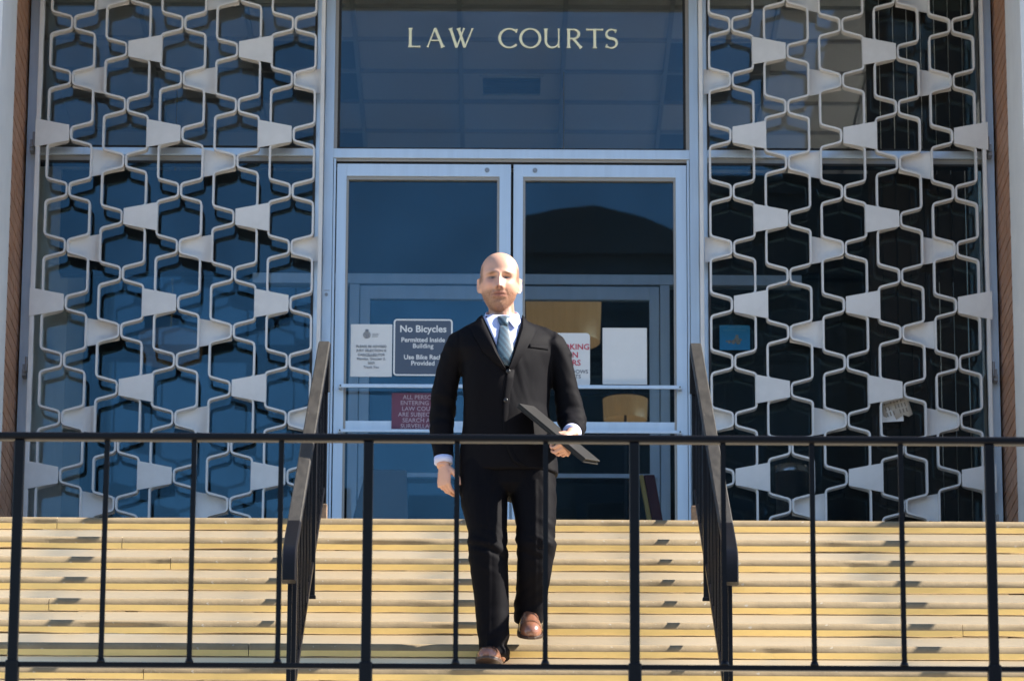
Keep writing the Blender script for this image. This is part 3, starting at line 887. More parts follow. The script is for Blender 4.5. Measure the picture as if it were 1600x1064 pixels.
t = thing('blue_poster', 'small bright blue poster behind the right screen', 'poster', (1.145, YS, 1.308))
obj('sheet', MB().box(-0.078, 0.078, -0.0020, -0.0004, -0.066, 0.066), M['screen_blue'], t)
o = lettering([('PLEASE READ', 0, 0.050, 0.012, 0.0, 'CENTER'), ('SECURITY NOTICE INSIDE', 0, 0.036, 0.010, 0.0, 'CENTER')], mat('pale_blue_print', (0.16, 0.42, 0.60), 0.6), t); o.location = (0, -0.0027, 0)
pb = MB(); random.seed(3)
for x, z, r_ in ((0.010, -0.010, 0.016), (0.018, -0.024, 0.013), (-0.008, -0.022, 0.012), (-0.028, -0.022, 0.010), (0.012, 0.008, 0.009), (0.030, -0.012, 0.007), (-0.042, -0.020, 0.006)):
    pb.prism([(x + r_ * random.uniform(.7, 1.1) * math.cos(rad(a)), z + r_ * random.uniform(.7, 1.1) * math.sin(rad(a))) for a in range(0, 360, 40)], -0.0028 - r_ * 0.02, -0.002)
obj('picture_print', pb, mat('pale_grey_print', (0.50, 0.46, 0.40), 0.7, var=0.6, vscale=60), t, fix=True)

t = thing('white_scrap', 'white torn paper slip, the lower scrap caught behind right screen', 'paper', (1.915, -0.066, 0.885))
b = MB().prism([(-0.030, -0.048), (0.083, -0.040), (0.078, 0.032), (0.0, 0.066), (-0.030, 0.05)], -0.0006, 0.0006)
obj('sheet', b, M['paper'], t, fix=True)
t = thing('newsprint_scrap', 'tilted grey newsprint scrap, the upper one caught behind right screen', 'paper', (1.965, -0.069, 0.912))
t.rotation_euler = (0, rad(-16), 0)
b = MB(); rings = []
for i in range(7):
    x = -0.078 + 0.146 * i / 6; y = 0.006 * math.sin(i * 1.1)
    z0 = -0.052 + 0.01 * math.sin(i * 2.1) + (0.03 if i == 0 else 0)
    rings.append([(x, y - 0.0006, z0), (x, y - 0.0006 - 0.004, 0.062), (x, y - 0.0032, 0.062), (x, y + 0.0006, z0)])
b.loft(rings, 0, True, True)
obj('sheet', b, mat('newsprint', (0.50, 0.47, 0.43), 0.9), t, fix=True)
b = MB()
for r_ in range(3):
    for i in range(7):
        x0 = -0.062 + i * 0.017
        if (i + r_) % 5 == 3: continue
        b.box(x0, x0 + 0.006, -0.0122, -0.0112, -0.034 + r_ * 0.03, -0.012 + r_ * 0.03)
obj('printed_column', b, mat('newsprint_ink', (0.20, 0.18, 0.16), 0.9), t)

# ------------------------------------------------------------------ things inside the lobby
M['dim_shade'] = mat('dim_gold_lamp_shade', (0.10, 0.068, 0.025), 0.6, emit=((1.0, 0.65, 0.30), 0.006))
def drum(label, x, y, z, r_, h, shade='gold_shade'):
    t = thing('drum_lamp', label, 'lamp', (x, y, z), 'gold drum lamps in the lobby')
    b = MB(); n = 28
    ro = [[((r_ * s) * math.cos(2 * math.pi * k / n), (r_ * s) * math.sin(2 * math.pi * k / n), zz) for k in range(n)] for s, zz in ((0.96, -h / 2), (1.0, h / 2), (0.985, h / 2), (0.945, -h / 2))]
    b.loft(ro + [ro[0]], 0, True, False)
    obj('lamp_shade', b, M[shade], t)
    obj('hanging_rod', MB().cyl((0, 0, (4.09 - z) / 2), (0, 0, 1), 0.006, 4.09 - z, 8), M['brass'], t)
    obj('lamp_holder', MB().cyl((0, 0, h * 0.30), (0, 0, 1), 0.03, h * 0.3, 10).obox((0, 0, h * 0.46), (r_ * 0.97, 0, 0), (0, 0.004, 0), (0, 0, 0.004)), M['brass'], t)
    return t
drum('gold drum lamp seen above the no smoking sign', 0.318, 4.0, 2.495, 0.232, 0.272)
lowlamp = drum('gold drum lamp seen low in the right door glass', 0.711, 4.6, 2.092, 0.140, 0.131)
for c_ in list(lowlamp.children):
    if c_.name.startswith('hanging_rod'): bpy.data.objects.remove(c_)
obj('lamp_stand', MB().cyl((0, 0, -1.03), (0, 0, 1), 0.008, 2.05, 8).cyl((0, 0, -2.07), (0, 0, 1), 0.12, 0.03, 20), M['bin'], lowlamp)
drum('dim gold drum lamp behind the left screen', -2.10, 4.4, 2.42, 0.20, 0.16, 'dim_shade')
t = thing('leaning_board', 'dark red board with brass edge leaning inside right door', 'board', (0.775, 0.55, 0))
for a, c, m_, nm in ((-0.026, 0.030, 'burgundy', 'red_panel'), (-0.052, -0.028, 'brass', 'brass_edging')):
    b = MB().obox((a / 2 + c / 2, 0, 0.365), ((c - a) / 2, 0, 0), (0, 0.02, 0), (-0.055, 0.10, 0.36))
    obj(nm, b, M[m_], t, bevel=0.004)
t = thing('chair', 'grey chair back standing inside the left door', 'chair', (-0.70, 0.62, 0))
obj('backrest', MB().prism([(-0.150, 0.40), (0.16, 0.40), (0.15, 0.745), (-0.065, 0.745)], 0, 0.04), M['grey_cloth'], t, fix=True, bevel=0.012)
obj('seat', MB().box(-0.20, 0.20, 0.05, 0.48, 0.40, 0.45), M['grey_cloth'], t, bevel=0.02)
for x in (-0.18, 0.18):
    for y in (0.07, 0.45):
        obj('leg', MB().cyl((x, y, 0.2), (0, 0, 1), 0.012, 0.4, 8), M['chrome'], t)
t = thing('waste_bin', 'round dark bin with shiny rim behind the right screen', 'bin', (1.527, 1.5, 0))
n = 28
rg = lambda r_, z: [(r_ * math.cos(2 * math.pi * k / n), r_ * math.sin(2 * math.pi * k / n), z) for k in range(n)]
obj('body', MB().loft([rg(0.085, 0), rg(0.088, 0.94), rg(0.080, 0.94), rg(0.078, 0.2)], 0, True, True), M['bin'], t)
obj('rim', MB().loft([rg(0.0895, 0.945), rg(0.0895, 0.985), rg(0.080, 0.985), rg(0.080, 0.945), rg(0.0895, 0.945)], 0, True, False), M['chrome'], t)

# ------------------------------------------------------------------ the building across the street (seen mirrored in the right door glass)
ob = thing('office_building', 'dark building with low hipped roof mirrored in the right door', 'building', (9.0, -58, -6.4))
wl = obj('wall', MB().box(-8.65, -5.58, -16, 0, 0.01, 25.2), M['office'], ob)
obj('roof', MB().prism([(-8.66, 25.202), (-5.57, 25.202), (-5.57, 25.55), (-6.4, 25.92), (-7.32, 26.15), (-8.0, 26.08), (-8.66, 25.93)], -16.2, 0.2), M['office'], ob, fix=True)
obj('taller_wing', MB().box(-5.55, 14, -17, -0.6, 0.01, 26.6).box(-5.65, 14.1, -17.1, -0.5, 26.602, 26.96), M['office'], ob)
tw_ = obj('tower', MB().box(-2.55, 5.2, -12, 3.0, 0.01, 31.0), mat('brown_tower_brick', (0.075, 0.052, 0.042), 0.85, var=0.3, vscale=0.5), ob)
bay = MB()
for i in range(9): bay.box(-2.0, -1.15, 3.0, 3.06 + 0.02 * (i % 2), 26.9 + i * 0.27, 27.13 + i * 0.27)
obj('pale_bay', bay, mat('pale_siding', (0.55, 0.50, 0.45), 0.8, var=0.5, vscale=1.2), tw_)
wm = MB().box(-0.6, 0.6, 0.003, 0.05, -0.9, 0.9).mesh('window'); wm.materials.append(M['office_glass'])
for fl in range(7):
    for i in range(9):
        o = bpy.data.objects.new('window', wm); COL.objects.link(o); o.parent = wl; o.location = (-7.1 + i * 2.4, 0 if i == 0 else -0.6, 2.2 + fl * 3.1)

# ------------------------------------------------------------------ the man
import numpy as np
PM = thing('person', 'bald bearded man in dark suit and blue tie walking down the stair', 'person', (0.0, -3.2, -1.10))
def evaluated(mb, voxel, smooth=2, fac=0.5):
    me = mb.mesh('tmp'); o = bpy.data.objects.new('tmp', me); COL.objects.link(o)
    r = o.modifiers.new('r', 'REMESH'); r.mode = 'VOXEL'; r.voxel_size = voxel; r.adaptivity = 0
    if smooth:
        s = o.modifiers.new('s', 'SMOOTH'); s.iterations = smooth; s.factor = fac
    bpy.context.view_layer.update()
    out = bpy.data.meshes.new_from_object(o.evaluated_get(bpy.context.evaluated_depsgraph_get()))
    bpy.data.objects.remove(o); bpy.data.meshes.remove(me)
    out.polygons.foreach_set('use_smooth', [True] * len(out.polygons))
    return out
def coords(me):
    a = np.empty(len(me.vertices) * 3, np.float32); me.vertices.foreach_get('co', a); return a.reshape(-1, 3)
def setco(me, a):
    me.vertices.foreach_set('co', a.astype(np.float32).ravel()); me.update()
def normals(me):
    a = np.empty(len(me.vertices) * 3, np.float32); me.vertices.foreach_get('normal', a); return a.reshape(-1, 3)
def sstep(x, a, b):
    t = np.clip((x - a) / (b - a), 0, 1); return t * t * (3 - 2 * t)
def g(x, s): return np.exp(-(x / s) ** 2 / 2)
def ellring(c, rx, ry, n=20, p=2.0, tilt=(0, 0)):
    """ring in a plane leaning by tilt (dz per dx, dz per dy)"""
    out = []
    for k in range(n):
        a = 2 * math.pi * k / n
        ca, sa = math.cos(a), math.sin(a)
        x = rx * math.copysign(abs(ca) ** (2 / p), ca); y = ry * math.copysign(abs(sa) ** (2 / p), sa)
        out.append((c[0] + x, c[1] + y, c[2] + tilt[0] * x + tilt[1] * y))
    return out
def limb(b, stations, n=20, p=2.0):
    """stations = (x, y, z, rx, ry); rings stand square to the path"""
    P = [Vector(s[:3]) for s in stations]; rings = []
    for i, s in enumerate(stations):
        t = (P[min(i + 1, len(P) - 1)] - P[max(i - 1, 0)]).normalized()
        ax = Vector((1, 0, 0)); ax = (ax - t * ax.dot(t)).normalized(); ay = t.cross(ax)
        ring = []
        for k in range(n):
            a = 2 * math.pi * k / n; ca, sa = math.cos(a), math.sin(a)
            ring.append(P[i] + ax * s[3] * math.copysign(abs(ca) ** (2 / p), ca) + ay * s[4] * math.copysign(abs(sa) ** (2 / p), sa))
        rings.append(ring)
    return b.loft(rings, 0, True, True)

# ---- torso sections of the jacket: z, x left, x right, y front, y back, exponent
TS = [(0.895, -0.238, 0.198, -0.125, 0.140, 2.5), (0.96, -0.238, 0.194, -0.130, 0.142, 2.2), (1.05, -0.230, 0.176, -0.132, 0.138, 2.1), (1.13, -0.222, 0.160, -0.130, 0.130, 2.0),
      (1.21, -0.220, 0.154, -0.136, 0.125, 1.95), (1.30, -0.226, 0.162, -0.144, 0.128, 1.9), (1.38, -0.234, 0.172, -0.147, 0.130, 1.95), (1.44, -0.254, 0.188, -0.136, 0.128, 2.2),
      (1.49, -0.264, 0.200, -0.120, 0.120, 2.1), (1.522, -0.257, 0.196, -0.100, 0.110, 2.1), (1.548, -0.226, 0.170, -0.086, 0.100, 2.0), (1.575, -0.178, 0.118, -0.074, 0.092, 2.0), (1.602, -0.132, 0.052, -0.062, 0.080, 2.0)]
YAWK = 0.27                       # the chest is turned a little towards the sun
def yk(z): return YAWK * min(1.0, max(0.0, (z - 0.93) / 0.25))
def tsec(z):
    z = min(max(z, TS[0][0]), TS[-1][0])
    for a, c in zip(TS[:-1], TS[1:]):
        if z <= c[0]:
            t = (z - a[0]) / (c[0] - a[0]); return [a[i] + (c[i] - a[i]) * t for i in range(6)]
    return TS[-1]
def front(x, z, off=0.0):
    _, xl, xr, yf, yb, p = tsec(z)
    xc, hw = (xl + xr) / 2, (xr - xl) / 2
    u = min(abs((x - xc) / hw), 0.98)
    yc = 0.01
    return yc + (yf - yc) * (1 - u ** p) ** (1 / p) - off + yk(z) * (x + 0.035)
def torso_rings(n=48, shrink=1.0):
    rings = []
    for z, xl, xr, yf, yb, p in TS:
        xc, hw, yc = (xl + xr) / 2, (xr - xl) / 2 * shrink, 0.01
        ring = []
        for k in range(n):
            a = 2 * math.pi * k / n; ca, sa = math.cos(a), math.sin(a)
            x = xc + hw * math.copysign(abs(ca) ** (2 / p), ca)
            d = (yb - yc) if sa > 0 else (yc - yf)
            ring.append((x, yc + shrink * d * math.copysign(abs(sa) ** (2 / p), sa) + yk(z) * (x + 0.035), z))
        rings.append(ring)
    return rings
ARM_L = [(-0.212, -0.034, 1.490, 0.060, 0.076), (-0.250, -0.028, 1.452, 0.061, 0.076), (-0.285, 0.0, 1.36, 0.057, 0.068), (-0.303, 0.015, 1.27, 0.056, 0.062), (-0.312, 0.022, 1.17, 0.055, 0.058), (-0.314, 0.0, 1.08, 0.051, 0.054), (-0.309, -0.025, 1.00, 0.046, 0.050), (-0.306, -0.035, 0.962, 0.046, 0.050)]
ARM_R = [(0.150, 0.052, 1.500, 0.058, 0.074), (0.186, 0.060, 1.465, 0.059, 0.074), (0.213, 0.062, 1.37, 0.055, 0.066), (0.236, 0.066, 1.27, 0.056, 0.061), (0.252, 0.068, 1.185, 0.060, 0.060), (0.260, 0.035, 1.132, 0.060, 0.056), (0.257, -0.04, 1.093, 0.053, 0.052), (0.252, -0.115, 1.058, 0.047, 0.049)]
LEG_L = [(-0.125, 0.01, 0.95, 0.105, 0.120), (-0.132, 0.0, 0.86, 0.110, 0.120), (-0.127, -0.025, 0.77, 0.102, 0.112), (-0.112, -0.06, 0.65, 0.088, 0.098), (-0.107, -0.085, 0.55, 0.085, 0.088), (-0.102, -0.085, 0.44, 0.080, 0.085), (-0.090, -0.078, 0.28, 0.073, 0.084), (-0.080, -0.078, 0.14, 0.066, 0.088), (-0.077, -0.085, 0.062, 0.066, 0.094)]
LEG_R = [(0.070, 0.02, 0.95, 0.100, 0.120), (0.082, 0.01, 0.86, 0.104, 0.120), (0.092, -0.015, 0.77, 0.097, 0.112), (0.098, -0.045, 0.67, 0.088, 0.098), (0.099, -0.07, 0.565, 0.083, 0.090), (0.092, -0.045, 0.47, 0.077, 0.084), (0.080, 0.0, 0.37, 0.068, 0.078), (0.070, 0.03, 0.29, 0.063, 0.080), (0.068, 0.045, 0.255, 0.063, 0.082)]

def wrinkle(me, fn):
    a, n = coords(me), normals(me)
    d = np.array([fn(Vector(p)) for p in a.tolist()], np.float32)
    setco(me, a + n * d[:, None])
nz = noise.noise
# ---- trousers
b = MB()
limb(b, LEG_L, 24, 2.2); limb(b, LEG_R, 24, 2.2)
b.loft([ellring((-0.022, 0.015, z), rx, ry, 28, 2.4) for z, rx, ry in ((0.80, 0.10, 0.09), (0.84, 0.185, 0.120), (0.90, 0.200, 0.125), (0.98, 0.195, 0.122), (1.08, 0.165, 0.110))], 0, True, True)
tr_me = evaluated(b, 0.0065, 4)
def tr_w(p):
    x, y, z = p
    side = 1 if x > -0.012 else 0
    kz = 0.58 if side else 0.545
    kn = math.exp(-((z - kz) / 0.085) ** 2)
    hem = math.exp(-((z - (0.30 if side else 0.12)) / 0.10) ** 2)
    gr = math.exp(-((z - 0.80) / 0.07) ** 2)
    d = 0.0105 * kn * nz((x * 9 + side * 5, y * 6, z * 34 + x * 14)) + 0.012 * hem * nz((x * 8 + 3, y * 6, z * 26 - x * 12 + side * 9)) + 0.005 * gr * nz((x * 22, y * 5, z * 20 + abs(x + 0.012) * 40))
    d += 0.004 * nz((x * 7, y * 7, z * 5 + side * 3))
    xc = 0.095 if side else -0.105
    if y < -0.05 and z < 0.85: d += 0.004 * math.exp(-((x - xc) / 0.008) ** 2)     # pressed crease
    return d
wrinkle(tr_me, tr_w)
M['wool'] = mat('black_suit_wool', (0.0048, 0.0045, 0.0062), 0.68, var=0.15, vscale=60, bump=0.12, bscale=800, spec=0.05)
M['jacket'] = mat('charcoal_jacket_wool', (0.0062, 0.0058, 0.0076), 0.68, var=0.15, vscale=60, bump=0.12, bscale=800, spec=0.05)
for m_ in ('wool', 'jacket'):
    p_ = M[m_].node_tree.nodes['Principled BSDF']; p_.inputs['Sheen Weight'].default_value = 0.0; p_.inputs['Sheen Roughness'].default_value = 0.5
obj('trousers', tr_me, M['wool'], PM)
# ---- jacket
b = MB()
b.loft(torso_rings(), 0, True, True); limb(b, ARM_L, 22, 2.1); limb(b, ARM_R, 22, 2.1)
b.tube([(-0.13, -0.012, 1.530), (-0.19, -0.026, 1.507), (-0.242, -0.028, 1.480), (-0.268, -0.010, 1.41)], [0.05, 0.057, 0.058, 0.062], 16)
b.tube([(0.06, 0.036, 1.547), (0.12, 0.050, 1.526), (0.174, 0.060, 1.498), (0.200, 0.058, 1.43)], [0.05, 0.057, 0.058, 0.062], 16)
jk_me = evaluated(b, 0.0060, 8)
def jk_w(p):
    x, y, z = p
    d = 0.003 * nz((x * 6, y * 6, z * 6))
    if x < -0.245 or x > 0.178:
        s = 1 if x > 0 else -1
        e = 1.19 if s > 0 else 1.20
        el = math.exp(-((z - e) / 0.10) ** 2)
        d += 0.011 * el * nz((x * 8, y * 8 + s, z * 26 + y * 14)) + 0.005 * nz((x * 10, y * 7, z * 16 + x * 20 + s * 4))
    else:
        bt = math.exp(-((z - 1.30) / 0.10) ** 2)
        d += 0.0045 * bt * nz(((x + 0.03) * 14, z * 12 + abs(x + 0.03) * 30, 2.0)) * (1 if y < 0 else 0.4)
        d += 0.003 * nz((x * 12, z * 4, 9.0))
        if z < 1.0: d += 0.006 * nz((x * 9, y * 9, 4.0)) * (1.0 - z) * 10
    return d
wrinkle(jk_me, jk_w)
jk = obj('jacket', jk_me, M['jacket'], PM)
def patch(poly, off, thick, nx=10, ny=10, edge=0.0):
    """quad patch laid on the chest; poly = 4 corners (x, z): bottom-left, bottom-right, top-right, top-left"""
    bl, br, tr_, tl = [Vector(q) for q in poly]
    b = MB(); F, Bk = [], []
    for j in range(ny + 1):
        for i in range(nx + 1):
            s, t_ = i / nx, j / ny
            q = bl.lerp(br, s).lerp(tl.lerp(tr_, s), t_)
            e = edge * (abs(s - 0.5) * 2) ** 3
            y = front(q.x, q.y, off - e)
            F.append((q.x, y, q.y)); Bk.append((q.x, y + thick, q.y))
    n = (nx + 1) * (ny + 1); fs = []
    for j in range(ny):
        for i in range(nx):
            a = j * (nx + 1) + i
            fs.append((a, a + 1, a + nx + 2, a + nx + 1)); fs.append((a + n, a + n + nx + 1, a + n + nx + 2, a + n + 1))
    rim = [i for i in range(nx + 1)] + [(j + 1) * (nx + 1) - 1 for j in range(1, ny + 1)] + [ny * (nx + 1) + i for i in range(nx - 1, -1, -1)] + [j * (nx + 1) for j in range(ny - 1, 0, -1)]
    for a, c in zip(rim, rim[1:] + rim[:1]): fs.append((c, a, a + n, c + n))
    return b.add(F + Bk, fs, 0, True)
M['shirt'] = mat('white_lavender_shirt', (0.52, 0.55, 0.77), 0.75, bump=0.1, bscale=500, spec=0.3)
# ---- shirt front, collar, cuffs
sh = obj('shirt', patch([(-0.042, 1.350), (-0.022, 1.350), (0.040, 1.60), (-0.140, 1.60)], 0.004, 0.012, 12, 14), M['shirt'], PM)
b = MB(); NC = Vector((-0.055, 0.012))
rings = []
for z, r_x, r_y, dy in ((1.555, 0.083, 0.080, 0.004), (1.60, 0.076, 0.072, 0.0), (1.633, 0.0725, 0.0675, -0.002)):
    rings.append([(NC.x + r_x * math.cos(2 * math.pi * k / 28), NC.y + dy + r_y * math.sin(2 * math.pi * k / 28), z - 0.004 + 0.034 * math.sin(2 * math.pi * k / 28)) for k in range(28)])
inner = [[(NC.x + (q[0] - NC.x) * 0.95, NC.y + (q[1] - NC.y) * 0.95, q[2]) for q in r_] for r_ in rings]
b.loft(rings + inner[::-1], 0, True, False)
obj('collar_band', b, M['shirt'], sh, fix=True)
def sheet3(pts, thick, d=(0, -1, 0)):
    pts = [Vector(q) for q in pts]; d = Vector(d).normalized() * thick; n = len(pts)
    return MB().add(pts + [q - d for q in pts], [tuple(range(n)), tuple(range(2 * n - 1, n - 1, -1))] + [(i, i + n, (i + 1) % n + n, (i + 1) % n) for i in range(n)])
obj('collar_wing', sheet3([(-0.131, -0.030, 1.612), (-0.124, -0.066, 1.556), (-0.094, -0.104, 1.524), (-0.062, -0.088, 1.578), (-0.090, -0.066, 1.606)], 0.006, (-0.3, -1, 0.2)), M['shirt'], sh, bevel=0.002, fix=True)
obj('collar_wing', sheet3([(0.021, -0.030, 1.616), (0.030, -0.062, 1.570), (0.004, -0.104, 1.530), (-0.028, -0.090, 1.574), (-0.012, -0.066, 1.606)], 0.006, (0.3, -1, 0.2)), M['shirt'], sh, bevel=0.002, fix=True)
b = MB(); limb(b, [(-0.306, -0.035, 0.965, 0.041, 0.045), (-0.305, -0.038, 0.937, 0.040, 0.044)], 22)
obj('cuff', b, M['shirt'], sh)
b = MB(); limb(b, [(0.252, -0.115, 1.058, 0.042, 0.043), (0.2505, -0.139, 1.046, 0.041, 0.042)], 22)
obj('cuff', b, M['shirt'], sh)
# ---- tie
m_, t_, p_ = principled('blue_striped_tie'); N, L = t_.nodes, t_.links
tc = N.new('ShaderNodeTexCoord'); mp = N.new('ShaderNodeMapping'); mp.inputs['Rotation'].default_value = (0, rad(38), 0)
wv = N.new('ShaderNodeTexWave'); wv.bands_direction = 'X'; wv.inputs['Scale'].default_value = 15; wv.inputs['Distortion'].default_value = 0.3
cr = N.new('ShaderNodeValToRGB'); cr.color_ramp.elements[0].color = (0.012, 0.036, 0.062, 1); cr.color_ramp.elements[1].color = (0.030, 0.075, 0.115, 1)
cr.color_ramp.elements[0].position = 0.4; cr.color_ramp.elements[1].position = 0.75
vo = N.new('ShaderNodeTexVoronoi'); vo.inputs['Scale'].default_value = 60
r2 = N.new('ShaderNodeValToRGB'); r2.color_ramp.elements[0].position = 0.10; r2.color_ramp.elements[1].position = 0.16; r2.color_ramp.elements[0].color = (1, 1, 1, 1); r2.color_ramp.elements[1].color = (0, 0, 0, 1)
mx = N.new('ShaderNodeMix'); mx.data_type = 'RGBA'; mx.inputs[7].default_value = (0.10, 0.15, 0.20, 1)
L.new(tc.outputs['Object'], mp.inputs[0]); L.new(mp.outputs[0], wv.inputs[0]); L.new(wv.outputs[0], cr.inputs[0]); L.new(tc.outputs['Object'], vo.inputs[0]); L.new(vo.outputs[0], r2.inputs[0])
L.new(r2.outputs[0], mx.inputs[0]); L.new(cr.outputs[0], mx.inputs[6]); L.new(mx.outputs[2], p_.inputs['Base Color'])
p_.inputs['Roughness'].default_value = 0.45; p_.inputs['Sheen Weight'].default_value = 0.2
M['tie'] = m_
b = MB(); rings = []
for z, xc, hw, off in ((1.545, -0.044, 0.017, 0.014), (1.52, -0.043, 0.022, 0.014), (1.47, -0.041, 0.032, 0.013), (1.42, -0.039, 0.040, 0.012), (1.39, -0.037, 0.036, 0.011), (1.348, -0.033, 0.012, 0.010)):
    ring = []
    for k in range(9):
        u = -1 + 2 * k / 8; x = xc + hw * u
        ring.append((x, front(x, z, off + 0.005 * (1 - u * u)), z))
    for k in range(8, -1, -1):
        u = -1 + 2 * k / 8; x = xc + hw * u
        ring.append((x, front(x, z, off - 0.004), z))
    rings.append(ring)
b.loft(rings, 0, True, True)
ti = obj('tie', b, M['tie'], PM, fix=True)
b = MB()
b.loft([[(xc + hw * math.cos(2 * math.pi * k / 16), yc + d * math.sin(2 * math.pi * k / 16), z) for k in range(16)] for z, xc, hw, yc, d in ((1.592, -0.048, 0.024, -0.080, 0.012), (1.578, -0.048, 0.027, -0.086, 0.016), (1.56, -0.046, 0.022, -0.095, 0.016), (1.540, -0.044, 0.0165, -0.101, 0.011))], 0, True, True)
obj('tie_knot', b, M['tie'], ti, fix=True)
# ---- lapels, flap edge, pocket, buttons
def lapel(poly, off=0.010, thick=0.006, lift=0.006):
    """fan patch: poly = inner edge points then outer edge points of equal count, top to bottom"""
    inn, out = poly; n = len(inn); b = MB(); F, Bk = [], []; m = 6
    for i in range(n):
        for k in range(m + 1):
            s = k / m; q = Vector(inn[i]).lerp(Vector(out[i]), s)
            y = front(q.x, q.y, off + lift * (1 - s) * min(1, 0.4 + 3 * s))
            F.append((q.x, y, q.y)); Bk.append((q.x, y + thick, q.y))
    N_ = n * (m + 1); fs = []
    for i in range(n - 1):
        for k in range(m):
            a = i * (m + 1) + k; fs += [(a, a + 1, a + m + 2, a + m + 1), (a + N_, a + N_ + m + 1, a + N_ + m + 2, a + N_ + 1)]
    rim = [k for k in range(m + 1)] + [i * (m + 1) + m for i in range(1, n)] + [(n - 1) * (m + 1) + k for k in range(m - 1, -1, -1)] + [i * (m + 1) for i in range(n - 2, 0, -1)]
    for a, c in zip(rim, rim[1:] + rim[:1]): fs.append((c, a, a + N_, c + N_))
    return b.add(F + Bk, fs, 0, True)
lr = [[(0.034, 1.612), (0.0335, 1.578), (0.024, 1.53), (0.009, 1.46), (-0.006, 1.40), (-0.021, 1.345), (-0.024, 1.33)],
      [(0.060, 1.598), (0.072, 1.568), (0.106, 1.556), (0.074, 1.48), (0.045, 1.415), (0.006, 1.35), (-0.022, 1.326)]]
ll = [[(-0.137, 1.606), (-0.138, 1.575), (-0.122, 1.53), (-0.094, 1.46), (-0.070, 1.40), (-0.042, 1.345), (-0.036, 1.33)],
      [(-0.162, 1.590), (-0.172, 1.560), (-0.206, 1.545), (-0.170, 1.475), (-0.135, 1.41), (-0.075, 1.35), (-0.038, 1.326)]]
for q_ in (lr, ll):
    o = obj('lapel', lapel(q_, 0.0065, 0.004, 0.023), M['jacket'], jk, fix=True)
    e = o.modifiers.new('edge', 'EDGE_SPLIT'); e.split_angle = rad(40)
b = MB(); rings = []
for z, x in ((1.335, -0.030), (1.29, -0.036), (1.24, -0.042), (1.18, -0.047), (1.12, -0.050), (1.05, -0.045), (0.98, -0.030), (0.93, -0.005), (0.905, 0.03)):
    ring = [(x + dx, front(x + dx, z, o_), z) for dx, o_ in ((0.0, -0.003), (0.0, 0.004), (0.008, 0.0045), (0.016, 0.003), (0.026, 0.0), (0.036, -0.005))]
    rings.append(ring)
b.loft(rings, 0, True, True)
obj('front_flap', b, M['jacket'], jk, fix=True)
obj('breast_pocket', patch([(0.062, 1.445), (0.150, 1.452), (0.149, 1.470), (0.061, 1.463)], 0.0028, 0.005, 6, 3), M['jacket'], jk)
M['button'] = mat('dark_horn_button', (0.012, 0.011, 0.012), 0.4)
for x, z in ((-0.026, 1.323), (-0.036, 1.195)):
    y = front(x, z, 0.009)
    bb = MB().tube([(x, y - 0.001, z), (x, y - 0.005, z), (x, y - 0.006, z)], [0.0095, 0.0095, 0.007], 16, 0, True)
    obj('button', bb, M['button'], jk)
